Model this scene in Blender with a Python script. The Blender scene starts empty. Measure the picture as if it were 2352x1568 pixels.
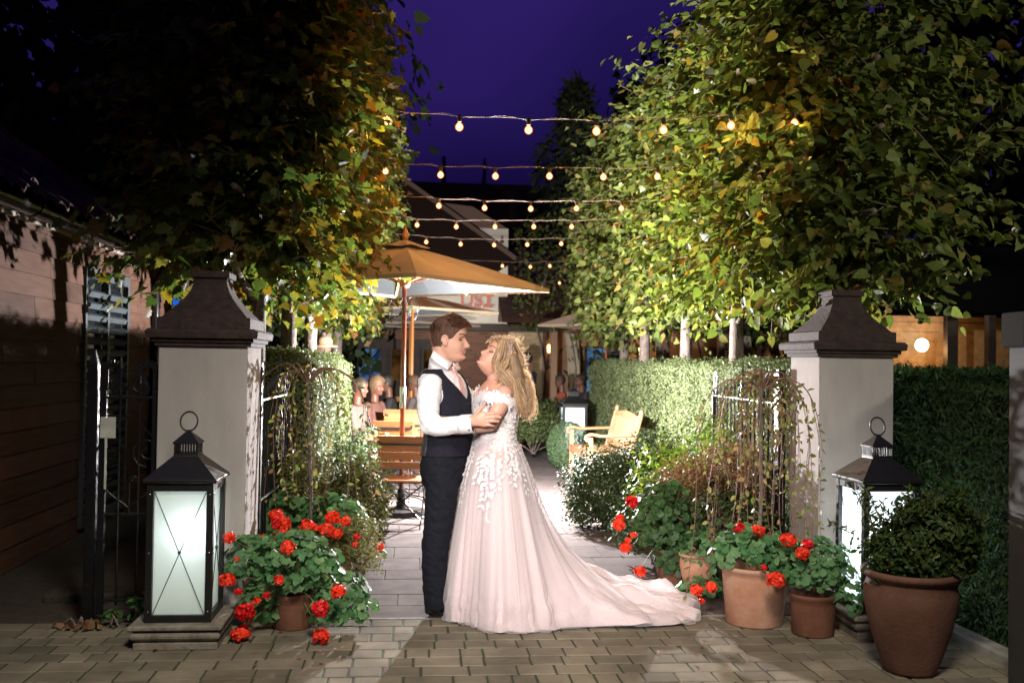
import bpy, math, random
import numpy as np
from mathutils import Vector, Matrix, Euler, noise
R = math.radians
random.seed(7); rng = np.random.default_rng(7)
sc = bpy.context.scene
COL = sc.collection
# ---------------------------------------------------------------- camera
CAM_H = 1.53; FPX = 2287.0
PITCH, ROLL = R(1.15), R(0.85)
cam_d = bpy.data.cameras.new('camera'); cam = bpy.data.objects.new('camera', cam_d); COL.objects.link(cam)
cam_d.lens = 35.0; cam_d.sensor_width = 36.0; cam_d.clip_end = 600; cam_d.clip_start = 0.05
fw = Vector((0, math.cos(PITCH), math.sin(PITCH))); r0 = Vector((1, 0, 0)); u0 = r0.cross(fw)
rt = r0*math.cos(ROLL) + u0*math.sin(ROLL); up = u0*math.cos(ROLL) - r0*math.sin(ROLL)
M = Matrix((rt, up, -fw)).transposed().to_4x4(); M.translation = Vector((0, 0, CAM_H)); cam.matrix_world = M
cam_d.dof.use_dof = True; cam_d.dof.focus_distance = 6.0; cam_d.dof.aperture_fstop = 2.8
sc.camera = cam
def ray(px, py):
    return fw + rt*((px-1176)/FPX) + up*((784-py)/FPX)
def W(px, py, D):            # a measured direction at a chosen distance -> world point
    d = ray(px, py); return Vector((0, 0, CAM_H)) + d*(D/d.y)
def G(px, py, z=0.0):
    d = ray(px, py); return Vector((0, 0, CAM_H)) + d*((z-CAM_H)/d.z)
# courtyard frame: u to the right, v away from the camera, turned 5.5 degrees
YAW = R(5.5)
def C(u, v, z=0.0):
    return Vector((u*math.cos(YAW)-v*math.sin(YAW), u*math.sin(YAW)+v*math.cos(YAW), z))
# ---------------------------------------------------------------- night sky
w = bpy.data.worlds.new("World"); sc.world = w; w.use_nodes = True
nt = w.node_tree; nt.nodes.clear()
out = nt.nodes.new('ShaderNodeOutputWorld'); bg = nt.nodes.new('ShaderNodeBackground')
sky = nt.nodes.new('ShaderNodeTexSky'); sky.sky_type = 'NISHITA'; sky.sun_disc = False
sky.sun_elevation = R(-4); sky.sun_rotation = R(180)
tc = nt.nodes.new('ShaderNodeTexCoord'); nz = nt.nodes.new('ShaderNodeTexNoise')
nz.inputs['Scale'].default_value = 1.9; nz.inputs['Detail'].default_value = 2.5
cr = nt.nodes.new('ShaderNodeValToRGB')
cr.color_ramp.elements[0].position = .36; cr.color_ramp.elements[0].color = (.003, .002, .034, 1)
cr.color_ramp.elements[1].position = .66; cr.color_ramp.elements[1].color = (.026, .012, .130, 1)
sep = nt.nodes.new('ShaderNodeSeparateXYZ'); mr = nt.nodes.new('ShaderNodeMapRange')
mr.inputs['From Min'].default_value = 0.02; mr.inputs['From Max'].default_value = 0.26
mr.inputs['To Min'].default_value = 0.12; mr.inputs['To Max'].default_value = 1.0
mul = nt.nodes.new('ShaderNodeMixRGB'); mul.blend_type = 'MULTIPLY'; mul.inputs[0].default_value = 1
add = nt.nodes.new('ShaderNodeMixRGB'); add.blend_type = 'ADD'; add.inputs[0].default_value = 0.05
L = nt.links.new
L(tc.outputs['Generated'], nz.inputs['Vector']); L(nz.outputs['Fac'], cr.inputs['Fac'])
L(tc.outputs['Generated'], sep.inputs[0]); L(sep.outputs['Z'], mr.inputs['Value'])
L(cr.outputs[0], mul.inputs[1]); L(mr.outputs[0], mul.inputs[2])
L(mul.outputs[0], add.inputs[1]); L(sky.outputs[0], add.inputs[2]); L(add.outputs[0], bg.inputs['Color'])
bg.inputs['Strength'].default_value = 1.0; L(bg.outputs[0], out.inputs['Surface'])
sc.view_settings.view_transform = 'Standard'; sc.view_settings.look = 'None'
sc.view_settings.exposure = 0.0; sc.view_settings.gamma = 1.0
sc.cycles.use_denoising = True
sc.cycles.max_bounces = 6; sc.cycles.diffuse_bounces = 3; sc.cycles.glossy_bounces = 2
sc.cycles.transmission_bounces = 4; sc.cycles.transparent_max_bounces = 12
sc.cycles.sample_clamp_indirect = 3.0; sc.cycles.caustics_reflective = False; sc.cycles.caustics_refractive = False
def lamp(name, kind, loc, power, color, target=None, **kw):
    d = bpy.data.lights.new(name, kind); d.energy = power; d.color = color
    for k, v in kw.items(): setattr(d, k, v)
    o = bpy.data.objects.new(name, d); COL.objects.link(o); o.location = loc
    if target is not None:
        o.rotation_euler = (Vector(target)-Vector(loc)).to_track_quat('-Z', 'Y').to_euler()
    return o
FLASH = W(1158, 862, 10.6)
lamp('back_flash', 'POINT', FLASH, 2300, (1.0, .96, .97), shadow_soft_size=.035)
lamp('front_flash', 'SPOT', (-1.3, .1, 2.5), 1750, (1.0, .945, .915), (.22, 6.0, .90), spot_size=R(32), spot_blend=1.0, shadow_soft_size=.45)
lamp('front_paving_fill', 'SPOT', (.4, 1.2, 4.6), 1300, (1.0, .92, .76), (.1, 4.6, 0), spot_size=R(82), spot_blend=1.0, shadow_soft_size=.5)  # added fill behind the camera for front paving and pillars, no known fitting
lamp('right_canopy_fill', 'SPOT', (7.5, -1.5, 4.6), 2600, (1.0, .95, .72), (4.6, 7.5, 3.4), spot_size=R(46), spot_blend=.9, shadow_soft_size=.3)  # added fill to brighten the right lime crowns, no known lamp there
# ================================================================ helpers
_NT = {}
def _nodes(name):
    m = bpy.data.materials.new(name); m.use_nodes = True; nt = m.node_tree; nt.nodes.clear()
    o = nt.nodes.new('ShaderNodeOutputMaterial'); return m, nt, o
def mat(name, col, rough=.6, metal=0., var=0., vscale=8., bump=0., bscale=40., col2=None, island=0., spec=.5, emit=None, es=0., sheen=0., stretch=None, sss=0., coords='Object', coat=0.):
    """principled with noise colour variation between col and col2, per-island variation, noise bump"""
    m, nt, o = _nodes(name); L = nt.links.new
    b = nt.nodes.new('ShaderNodeBsdfPrincipled'); L(b.outputs[0], o.inputs[0])
    c = (*col, 1); b.inputs['Roughness'].default_value = rough; b.inputs['Metallic'].default_value = metal
    b.inputs['Specular IOR Level'].default_value = spec
    if sheen: b.inputs['Sheen Weight'].default_value = sheen
    if coat: b.inputs['Coat Weight'].default_value = coat
    if sss:
        b.inputs['Subsurface Weight'].default_value = sss; b.inputs['Subsurface Scale'].default_value = .012
        b.inputs['Subsurface Radius'].default_value = (1, .35, .2)
    t = nt.nodes.new('ShaderNodeTexCoord'); vec = t.outputs[coords]
    if stretch:
        mp = nt.nodes.new('ShaderNodeMapping'); mp.inputs['Scale'].default_value = stretch; L(vec, mp.inputs[0]); vec = mp.outputs[0]
    src = None
    if var or col2:
        n = nt.nodes.new('ShaderNodeTexNoise'); n.inputs['Scale'].default_value = vscale; n.inputs['Detail'].default_value = 5; n.inputs['Roughness'].default_value = .6
        L(vec, n.inputs['Vector'])
        r = nt.nodes.new('ShaderNodeValToRGB'); r.color_ramp.elements[0].position = .35; r.color_ramp.elements[1].position = .65
        a2 = col2 if col2 else tuple(min(1, x*(1+var)) for x in col); a1 = tuple(x*(1-var) for x in col)
        r.color_ramp.elements[0].color = (*a1, 1); r.color_ramp.elements[1].color = (*a2, 1)
        L(n.outputs['Fac'], r.inputs[0]); src = r.outputs[0]
    if island:
        g = nt.nodes.new('ShaderNodeNewGeometry'); h = nt.nodes.new('ShaderNodeHueSaturation')
        mr = nt.nodes.new('ShaderNodeMapRange'); mr.inputs['To Min'].default_value = 1-island; mr.inputs['To Max'].default_value = 1+island
        L(g.outputs['Random Per Island'], mr.inputs['Value']); L(mr.outputs[0], h.inputs['Value'])
        if src: L(src, h.inputs['Color'])
        else: h.inputs['Color'].default_value = c
        src = h.outputs[0]
    if src: L(src, b.inputs['Base Color'])
    else: b.inputs['Base Color'].default_value = c
    if bump:
        n2 = nt.nodes.new('ShaderNodeTexNoise'); n2.inputs['Scale'].default_value = bscale; n2.inputs['Detail'].default_value = 4; L(vec, n2.inputs['Vector'])
        bp = nt.nodes.new('ShaderNodeBump'); bp.inputs['Strength'].default_value = bump; bp.inputs['Distance'].default_value = .01
        L(n2.outputs['Fac'], bp.inputs['Height']); L(bp.outputs[0], b.inputs['Normal'])
    if emit: b.inputs['Emission Color'].default_value = (*emit, 1); b.inputs['Emission Strength'].default_value = es
    return m
def leafmat(name, cols, trans=.35, rough=.45, weights=None):
    """leaf: ramp of colours by island, diffuse + translucent + thin gloss"""
    m, nt, o = _nodes(name); L = nt.links.new
    g = nt.nodes.new('ShaderNodeNewGeometry'); r = nt.nodes.new('ShaderNodeValToRGB'); r.color_ramp.interpolation = 'LINEAR'
    n = len(cols); pos = weights or [i/(n-1) for i in range(n)]
    while len(r.color_ramp.elements) < n: r.color_ramp.elements.new(.5)
    for e, p, c in zip(r.color_ramp.elements, pos, cols): e.position = p; e.color = (*c, 1)
    L(g.outputs['Random Per Island'], r.inputs[0])
    t = nt.nodes.new('ShaderNodeTexCoord'); nz = nt.nodes.new('ShaderNodeTexNoise'); nz.inputs['Scale'].default_value = 35; L(t.outputs['Object'], nz.inputs['Vector'])
    mx = nt.nodes.new('ShaderNodeMixRGB'); mx.blend_type = 'OVERLAY'; mx.inputs[0].default_value = .35; L(r.outputs[0], mx.inputs[1]); L(nz.outputs['Fac'], mx.inputs[2])
    b = nt.nodes.new('ShaderNodeBsdfPrincipled'); b.inputs['Roughness'].default_value = rough; b.inputs['Specular IOR Level'].default_value = .22
    tr = nt.nodes.new('ShaderNodeBsdfTranslucent'); hs = nt.nodes.new('ShaderNodeHueSaturation'); hs.inputs['Saturation'].default_value = 1.15; hs.inputs['Value'].default_value = 1.5
    L(mx.outputs[0], b.inputs['Base Color']); L(mx.outputs[0], hs.inputs['Color']); L(hs.outputs[0], tr.inputs['Color'])
    ms = nt.nodes.new('ShaderNodeMixShader'); ms.inputs[0].default_value = trans
    L(b.outputs[0], ms.inputs[1]); L(tr.outputs[0], ms.inputs[2]); L(ms.outputs[0], o.inputs[0])
    return m
def tag(o, label=None, cat=None, group=None, kind=None):
    if label: o['label'] = label
    if cat: o['category'] = cat
    if group: o['group'] = group
    if kind: o['kind'] = kind
    return o
def thing(name, label, cat, loc=(0, 0, 0), rz=0, group=None):
    o = bpy.data.objects.new(name, None); COL.objects.link(o); o.location = loc; o.rotation_euler = (0, 0, rz)
    o.empty_display_size = .1
    return tag(o, label, cat, group)
def kids(o): return [c for c in list(COL.objects) if c.parent == o]
def copy_tree(o, parent=None, table=None):
    if table is None:
        table = {}
        for c in COL.objects:
            if c.parent: table.setdefault(c.parent.name, []).append(c)
    c = o.copy(); COL.objects.link(c); c.parent = parent
    for ch in table.get(o.name, []): copy_tree(ch, c, table)
    return c
class MB:
    def __init__(s): s.v = []; s.f = []
    def add(s, vs, fs):
        n = len(s.v); s.v += [tuple(p) for p in vs]; s.f += [tuple(i+n for i in f) for f in fs]; return s
    def box(s, c, d, rot=None, taper=1.0):
        x, y, z = d[0]/2, d[1]/2, d[2]/2
        vs = [Vector((a*x*(taper if e > 0 else 1), b*y*(taper if e > 0 else 1), e*z)) for e in (-1, 1) for b in (-1, 1) for a in (-1, 1)]
        if rot is not None:
            m = rot if isinstance(rot, Matrix) else Euler(rot).to_matrix(); vs = [m @ p for p in vs]
        c = Vector(c); vs = [p+c for p in vs]
        return s.add(vs, [(0, 2, 3, 1), (4, 5, 7, 6), (0, 1, 5, 4), (2, 6, 7, 3), (0, 4, 6, 2), (1, 3, 7, 5)])
    def bar(s, a, b, wd, th, up=(0, 0, 1)):
        a, b = Vector(a), Vector(b); d = (b-a); l = d.length; z = d.normalized(); y = Vector(up)
        if abs(z.dot(y)) > .98: y = Vector((0, 1, 0))
        x = y.cross(z).normalized(); y = z.cross(x)
        m = Matrix((x, y, z)).transposed(); return s.box((a+b)/2, (wd, th, l), m)
    def tube(s, pts, r, n=8, cap=True):
        pts = [Vector(p) for p in pts]; k = len(pts)
        rs = r if isinstance(r, (list, tuple)) else [r]*k
        base = len(s.v); prev = None
        for i, p in enumerate(pts):
            t = (pts[min(i+1, k-1)]-pts[max(i-1, 0)])
            if t.length < 1e-9: t = Vector((0, 0, 1))
            t.normalize()
            if prev is None:
                a = Vector((0, 0, 1)) if abs(t.z) < .9 else Vector((1, 0, 0)); x = a.cross(t).normalized()
            else:
                x = (prev - t*prev.dot(t))
                x = x.normalized() if x.length > 1e-6 else Vector((1, 0, 0))
            y = t.cross(x); prev = x
            rr = rs[i]; rx, ry = rr if isinstance(rr, tuple) else (rr, rr)
            for j in range(n):
                an = 2*math.pi*j/n; s.v.append(tuple(p + x*math.cos(an)*rx + y*math.sin(an)*ry))
        for i in range(k-1):
            for j in range(n):
                a = base+i*n+j; b = base+i*n+(j+1) % n; s.f.append((a, b, b+n, a+n))
        if cap:
            s.f.append(tuple(base+j for j in range(n-1, -1, -1))); s.f.append(tuple(base+(k-1)*n+j for j in range(n)))
        return s
    def lathe(s, prof, n=32, c=(0, 0, 0), squash=1.0, close=True):
        base = len(s.v)
        for (r, z) in prof:
            for j in range(n):
                a = 2*math.pi*j/n; s.v.append((c[0]+r*math.cos(a), c[1]+r*math.sin(a)*squash, c[2]+z))
        for i in range(len(prof)-1):
            for j in range(n):
                a = base+i*n+j; b = base+i*n+(j+1) % n; s.f.append((a, b, b+n, a+n))
        if close:
            s.f.append(tuple(base+j for j in range(n-1, -1, -1))); s.f.append(tuple(base+(len(prof)-1)*n+j for j in range(n)))
        return s
    def rings(s, rings, cap=True, closed=True):
        """list of rings (same count) of points"""
        base = len(s.v); n = len(rings[0])
        for r_ in rings: s.v += [tuple(p) for p in r_]
        m = n if closed else n-1
        for i in range(len(rings)-1):
            for j in range(m):
                a = base+i*n+j; b = base+i*n+(j+1) % n; s.f.append((a, b, b+n, a+n))
        if cap and closed:
            s.f.append(tuple(base+j for j in range(n-1, -1, -1))); s.f.append(tuple(base+(len(rings)-1)*n+j for j in range(n)))
        return s
    def ell(s, c, r, n=16, m=10, rot=None):
        c = Vector(c); rr = []
        r = (r, r, r) if isinstance(r, (int, float)) else r
        mt = None
        if rot is not None: mt = rot if isinstance(rot, Matrix) else Euler(rot).to_matrix()
        for i in range(1, m):
            t = math.pi*i/m; ring = []
            for j in range(n):
                a = 2*math.pi*j/n; p = Vector((r[0]*math.sin(t)*math.cos(a), r[1]*math.sin(t)*math.sin(a), -r[2]*math.cos(t)))
                if mt: p = mt @ p
                ring.append(p+c)
            rr.append(ring)
        return s.rings(rr)
    def cone(s, a, ra, b, rb, n=14):     # tapered capsule
        a, b = Vector(a), Vector(b); d = (b-a).normalized(); pts = []; rs = []
        for k in (1.0, .93, .7, .38): pts.append(a - d*ra*k); rs.append(ra*math.sqrt(max(0.0, 1-k*k))+1e-4)
        pts.append(a); rs.append(ra); pts.append((a+b)/2); rs.append((ra+rb)/2); pts.append(b); rs.append(rb)
        for k in (.38, .7, .93, 1.0): pts.append(b + d*rb*k); rs.append(rb*math.sqrt(max(0.0, 1-k*k))+1e-4)
        return s.tube(pts, rs, n)
    def build(s, name, m, parent=None, smooth=False, bevel=0., sub=0, loc=None, rot=None, solid=0., auto=None):
        me = bpy.data.meshes.new(name); me.from_pydata(s.v, [], s.f); me.validate(); me.update()
        o = bpy.data.objects.new(name, me); COL.objects.link(o)
        if m: me.materials.append(m)
        if smooth: me.polygons.foreach_set('use_smooth', [True]*len(me.polygons))
        if parent: o.parent = parent
        if loc is not None: o.location = loc
        if rot is not None: o.rotation_euler = rot
        if solid: md = o.modifiers.new('solid', 'SOLIDIFY'); md.thickness = solid; md.offset = 0
        if bevel: md = o.modifiers.new('bevel', 'BEVEL'); md.width = bevel; md.segments = 2; md.limit_method = 'ANGLE'; md.angle_limit = R(40)
        if sub: md = o.modifiers.new('sub', 'SUBSURF'); md.levels = sub; md.render_levels = sub
        return o
    def remesh(s, name, m, parent=None, voxel=.005, smooth=3, fac=.5):
        o = s.build(name, m, parent, smooth=True)
        md = o.modifiers.new('remesh', 'REMESH'); md.mode = 'VOXEL'; md.voxel_size = voxel; md.use_smooth_shade = True
        if smooth: sm = o.modifiers.new('smooth', 'SMOOTH'); sm.iterations = smooth; sm.factor = fac
        return o
def catmull(pts, n):
    pts = [Vector(p) for p in pts]; P = [pts[0]*2-pts[1]]+pts+[pts[-1]*2-pts[-2]]; out = []
    for i in range(1, len(P)-2):
        for k in range(n):
            t = k/n; a, b, c, d = P[i-1], P[i], P[i+1], P[i+2]
            out.append(.5*((2*b)+(c-a)*t+(2*a-5*b+4*c-d)*t*t+(3*b-a-3*c+d)*t*t*t))
    out.append(pts[-1]); return out
# ---- leaf clouds --------------------------------------------------
def tmpl(kind):
    if kind in ('lime', 'maple'):
        half = [(0, 0), (.16, -.09), (.34, -.04), (.44, .10), (.50, .24), (.44, .34), (.46, .48), (.34, .60), (.32, .74), (.18, .86), (.13, .95)] if kind == 'lime' else [(0, 0), (.16, -.10), (.40, -.14), (.34, .02), (.62, .20), (.46, .30), (.56, .52), (.34, .50), (.26, .60), (.24, .82), (.12, .84)]
        tip = (0, 1.12); v = [(-x, y, .16*abs(x)-.14*y*y) for x, y in half[1:]]; v2 = [(x, y, .16*abs(x)-.14*y*y) for x, y in half[1:]]; k = len(v)
        pts = [(0, 0, 0)]+v+[(0, tip[1], -.19)]+v2[::-1]+[(0, .42, -.05)]; c = len(pts)-1; n = c; f = []
        ring = list(range(n))
        for q in range(0, n, 2): f.append((c, ring[q], ring[(q+1) % n], ring[(q+2) % n]) if q+2 <= n else (c, ring[q], ring[(q+1) % n]))
        v = pts
    elif kind == 'small':
        v = [(0, 0, 0), (-.3, .35, .06), (-.2, .75, .04), (0, 1, -.05), (.2, .75, .04), (.3, .35, .06), (0, .5, 0)]
        f = [(0, 6, 2, 1), (6, 3, 2), (0, 5, 4, 6), (6, 4, 3)]
    elif kind == 'long':
        v = [(0, 0, 0), (-.14, .35, .03), (0, 1, -.06), (.14, .35, .03), (0, .4, 0)]
        f = [(0, 4, 1), (4, 2, 1), (0, 3, 4), (4, 3, 2)]
    elif kind == 'geranium':
        v = [(0, 0, 0)]; n = 12
        for i in range(n):
            a = R(-125)+R(250)*i/(n-1); r = .52 if i % 2 else .62
            v.append((math.sin(a)*r, math.cos(a)*r+.15, .10+.04*(i % 2)))
        f = [(0, i, i+1) for i in range(1, n)]
    elif kind == 'leaf4':
        v = [(0, 0, 0), (-.3, .5, .06), (0, 1, -.03), (.3, .5, .06)]; f = [(0, 1, 2), (0, 2, 3)]
    elif kind == 'needle':
        v = [(-.06, 0, 0), (.06, 0, 0), (.09, .5, .03), (0, 1, 0), (-.09, .5, .03)]; f = [(0, 1, 2, 3, 4)]
    elif kind == 'petal':
        v = [(0, 0, 0), (-.45, .5, .1), (-.3, .95, .0), (.3, .95, .0), (.45, .5, .1)]; f = [(0, 1, 2), (0, 2, 3), (0, 3, 4)]
    return np.array(v, float), f
def leaf_mesh(name, m, parent, pos, nrm, dirs, size, kind='lime', jitter=.35, curl=0.0, smooth=False, flat=1.0):
    """pos, nrm (leaf face normal), dirs (stem->tip) arrays Nx3, size N"""
    tv, tf = tmpl(kind); N = len(pos); pos = np.asarray(pos, float); nrm = np.asarray(nrm, float)+rng.normal(0, jitter, (N, 3)); dirs = np.asarray(dirs, float)+rng.normal(0, jitter, (N, 3))
    nrm /= np.linalg.norm(nrm, axis=1)[:, None]+1e-9
    y = dirs - nrm*(dirs*nrm).sum(1)[:, None]; y /= np.linalg.norm(y, axis=1)[:, None]+1e-9
    x = np.cross(y, nrm)
    size = np.broadcast_to(np.asarray(size, float), (N,))
    k = len(tv); zc = rng.uniform(-.5, 2.2, N)*flat
    V = pos[:, None, :] + size[:, None, None]*(tv[None, :, 0, None]*x[:, None, :]*rng.uniform(.85, 1.1, N)[:, None, None] + tv[None, :, 1, None]*y[:, None, :] + (tv[None, :, 2, None]*zc[:, None, None])*nrm[:, None, :])
    V = V.reshape(-1, 3)
    lt = [len(f) for f in tf]; li = np.array([i for f in tf for i in f])
    loops = (li[None, :] + (np.arange(N)*k)[:, None]).reshape(-1)
    tot = np.tile(lt, N); start = np.concatenate([[0], np.cumsum(tot)[:-1]])
    me = bpy.data.meshes.new(name); me.vertices.add(len(V)); me.vertices.foreach_set('co', V.astype(np.float32).reshape(-1))
    me.loops.add(len(loops)); me.loops.foreach_set('vertex_index', loops.astype(np.int32))
    me.polygons.add(len(tot)); me.polygons.foreach_set('loop_start', start.astype(np.int32)); me.polygons.foreach_set('loop_total', tot.astype(np.int32))
    if smooth: me.polygons.foreach_set('use_smooth', np.ones(len(tot), bool))
    me.update(calc_edges=True); me.materials.append(m)
    o = bpy.data.objects.new(name, me); COL.objects.link(o)
    if parent: o.parent = parent
    return o
def nz3(p, s=1.0, seed=0.0):
    return noise.noise(Vector((p[0]*s+seed, p[1]*s-seed, p[2]*s+2*seed)))
# ================================================================ materials
M_ = {}
M_['paver'] = mat('paver', (.185, .157, .115), .92, spec=.15, var=.25, vscale=3, island=.22, bump=.5, bscale=160)
M_['slab'] = mat('slab', (.10, .082, .078), .92, spec=.12, var=.22, vscale=5, island=.10, bump=.35, bscale=220)
M_['soil'] = mat('soil', (.035, .028, .02), .95, col2=(.06, .05, .035), vscale=20, bump=.8, bscale=60)
M_['joint'] = mat('joint', (.035, .035, .022), .95, col2=(.03, .05, .015), vscale=6, bump=.6, bscale=90)
M_['stone'] = mat('stone', (.20, .175, .14), .85, var=.3, vscale=14, bump=.5, bscale=70)
M_['kerb'] = mat('kerb', (.22, .20, .17), .85, var=.25, vscale=10, bump=.4, bscale=90)
M_['render'] = mat('render', (.42, .39, .37), .9, spec=.2, var=.09, vscale=6, stretch=(1, 1, .3), bump=.35, bscale=260)
M_['cap'] = mat('cap_brick', (.036, .021, .017), .85, var=.4, vscale=18, bump=.6, bscale=60)
M_['iron'] = mat('iron', (.007, .007, .008), .34, spec=.4, var=.3, vscale=30, bump=.3, bscale=120)
M_['black_metal'] = mat('black_metal', (.010, .010, .010), .42, spec=.5, var=.2, bump=.12, bscale=80)
M_['cladding'] = mat('cladding', (.075, .036, .022), .75, spec=.2, col2=(.10, .055, .037), vscale=3, stretch=(1, 1, 9), island=.22, bump=.3, bscale=25)
M_['gutter'] = mat('gutter', (.010, .010, .012), .22, spec=.6)
M_['rooftile'] = mat('rooftile', (.07, .035, .025), .75, var=.3, island=.35, bump=.4, bscale=40)
M_['frame_grey'] = mat('frame_grey', (.05, .065, .07), .55)
M_['glass_dark'] = mat('glass_dark', (.01, .012, .016), .08, spec=.6)
M_['brick'] = None
M_['white_wall'] = mat('white_wall', (.62, .58, .48), .85, var=.08, vscale=2)
M_['dark_timber'] = mat('dark_timber', (.03, .018, .012), .7, var=.3)
M_['teak'] = mat('teak', (.27, .095, .03), .45, col2=(.36, .15, .055), vscale=6, stretch=(1, 12, 12), island=.15, bump=.1, bscale=30)
M_['teak_light'] = mat('teak_light', (.34, .16, .075), .5, col2=(.42, .22, .11), vscale=5, stretch=(3, 3, 1), island=.08)
M_['mahogany'] = mat('mahogany', (.20, .045, .018), .28, var=.2, vscale=10, stretch=(6, 6, 1), spec=.6)
def brickmat(name, c1, c2, mortar, scale, sq=True):
    m, nt, o = _nodes(name); L = nt.links.new
    b = nt.nodes.new('ShaderNodeBsdfPrincipled'); L(b.outputs[0], o.inputs[0]); b.inputs['Roughness'].default_value = .85
    t = nt.nodes.new('ShaderNodeTexCoord'); mp = nt.nodes.new('ShaderNodeMapping'); mp.inputs['Rotation'].default_value = (R(90), 0, 0)
    L(t.outputs['Object'], mp.inputs[0]); br = nt.nodes.new('ShaderNodeTexBrick'); L(mp.outputs[0], br.inputs['Vector'])
    br.inputs['Scale'].default_value = scale; br.inputs['Mortar Size'].default_value = .012; br.inputs['Color1'].default_value = (*c1, 1); br.inputs['Color2'].default_value = (*c2, 1); br.inputs['Mortar'].default_value = (*mortar, 1)
    br.inputs['Brick Width'].default_value = .23; br.inputs['Row Height'].default_value = .075
    L(br.outputs[0], b.inputs['Base Color']); return m
M_['brick'] = brickmat('brick', (.19, .075, .04), (.12, .045, .028), (.13, .09, .06), 1.0)
M_['brick_pale'] = brickmat('brick_pale', (.45, .33, .18), (.36, .24, .13), (.30, .24, .15), 1.0)
def glow(name, col, s, tex=0, rough=.5):
    m, nt, o = _nodes(name); e = nt.nodes.new('ShaderNodeEmission'); e.inputs[0].default_value = (*col, 1); e.inputs[1].default_value = s
    nt.links.new(e.outputs[0], o.inputs[0])
    if tex:
        t = nt.nodes.new('ShaderNodeTexCoord'); n = nt.nodes.new('ShaderNodeTexNoise'); n.inputs['Scale'].default_value = tex; n.inputs['Detail'].default_value = 3
        r = nt.nodes.new('ShaderNodeValToRGB'); r.color_ramp.elements[0].position = .4; r.color_ramp.elements[0].color = (*(c*.12 for c in col), 1); r.color_ramp.elements[1].position = .62; r.color_ramp.elements[1].color = (*col, 1)
        nt.links.new(t.outputs['Object'], n.inputs[0]); nt.links.new(n.outputs[0], r.inputs[0]); nt.links.new(r.outputs[0], e.inputs[0])
    return m
# ================================================================ ground
def struct(o): o['kind'] = 'structure'; return o
g = MB(); g.add([(-150, -20, -.02), (150, -20, -.02), (150, 250, -.02), (-150, 250, -.02)], [(0, 1, 2, 3)])
struct(g.build('ground', M_['soil']))
def frame_rot(o): o.rotation_euler = (0, 0, YAW); return o
V0 = 5.95          # line where the slabs start
# block paving in three widths, each block its own bevelled island
def paving():
    mb = MB(); v = V0-.004; row = 0; g_ = .007; d = .152
    while v > 2.4:
        u = -6.2 + random.random()*.2
        while u < 6.0:
            wd = random.choice([.12, .165, .165, .24, .24, .19])
            zz = random.uniform(-.0018, .0018); tx = random.uniform(-.004, .004); b = .007; bz = .006
            x0, x1, y0, y1 = u+g_/2, u+wd-g_/2, v-d+g_/2, v-g_/2
            jx = [random.uniform(-.0015, .0015) for _ in range(4)]
            c0 = [(x0, y0), (x1, y0), (x1, y1), (x0, y1)]; c0 = [(p[0]+jx[i], p[1]+jx[3-i]) for i, p in enumerate(c0)]
            sg = [(1, 1), (-1, 1), (-1, -1), (1, -1)]
            lo = [(p[0], p[1], -.03) for p in c0]; mi = [(p[0], p[1], -bz+zz) for p in c0]
            hi = [(p[0]+b*s_[0], p[1]+b*s_[1], zz+tx*(p[0]-u)) for p, s_ in zip(c0, sg)]
            mb.add(lo+mi+hi, [(0, 1, 5, 4), (1, 2, 6, 5), (2, 3, 7, 6), (3, 0, 4, 7), (4, 5, 9, 8), (5, 6, 10, 9), (6, 7, 11, 10), (7, 4, 8, 11), (8, 9, 10, 11)])
            u += wd
        v -= d
    return mb
struct(frame_rot(paving().build('block_paving', M_['paver'])))
jb = MB(); jb.box((0, 4.1, -.03), (12.6, 3.7, .05)); struct(frame_rot(jb.build('paving_bed', M_['joint'])))
def slabs():
    mb = MB(); v = V0+.03; rows = [.30, .30, .45, .30, .45, .45, .60, .45, .60]*5; k = 0
    while v < 21:
        d = rows[k % len(rows)]; k += 1; u = -1.6 - random.random()*.4
        while u < 3.3:
            wd = random.choice([.45, .6, .6, .75, .3]); zz = random.uniform(-.0015, .0015); g_ = .006; b = .004
            x0, x1, y0, y1 = u+g_/2, u+wd-g_/2, v+g_/2, v+d-g_/2
            c0 = [(x0, y0), (x1, y0), (x1, y1), (x0, y1)]; sg = [(1, 1), (-1, 1), (-1, -1), (1, -1)]
            lo = [(p[0], p[1], -.03) for p in c0]; mi = [(p[0], p[1], -b+zz) for p in c0]; hi = [(p[0]+b*s_[0], p[1]+b*s_[1], zz) for p, s_ in zip(c0, sg)]
            mb.add(lo+mi+hi, [(0, 1, 5, 4), (1, 2, 6, 5), (2, 3, 7, 6), (3, 0, 4, 7), (4, 5, 9, 8), (5, 6, 10, 9), (6, 7, 11, 10), (7, 4, 8, 11), (8, 9, 10, 11)])
            u += wd
        v += d
    return mb
struct(frame_rot(slabs().build('stone_path', M_['slab'])))
jb = MB(); jb.box((.9, 13.6, -.032), (5.6, 15.2, .05)); struct(frame_rot(jb.build('path_bed', M_['joint'])))
jb = MB(); jb.box((.55, V0+.013, -.012), (3.0, .022, .03)); struct(frame_rot(jb.build('threshold_strip', M_['kerb'], bevel=.003)))
# planting beds (earth) beside the path
def bed(name, u0, u1, v0, v1):
    mb = MB(); mb.box(((u0+u1)/2, (v0+v1)/2, .0), (u1-u0, v1-v0, .07)); return struct(frame_rot(mb.build(name, M_['soil'], bevel=.02)))
bed('planting_bed', -2.3, -.62, 6.5, 14.5); bed('planting_bed', 2.05, 4.2, 6.9, 18)
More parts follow.
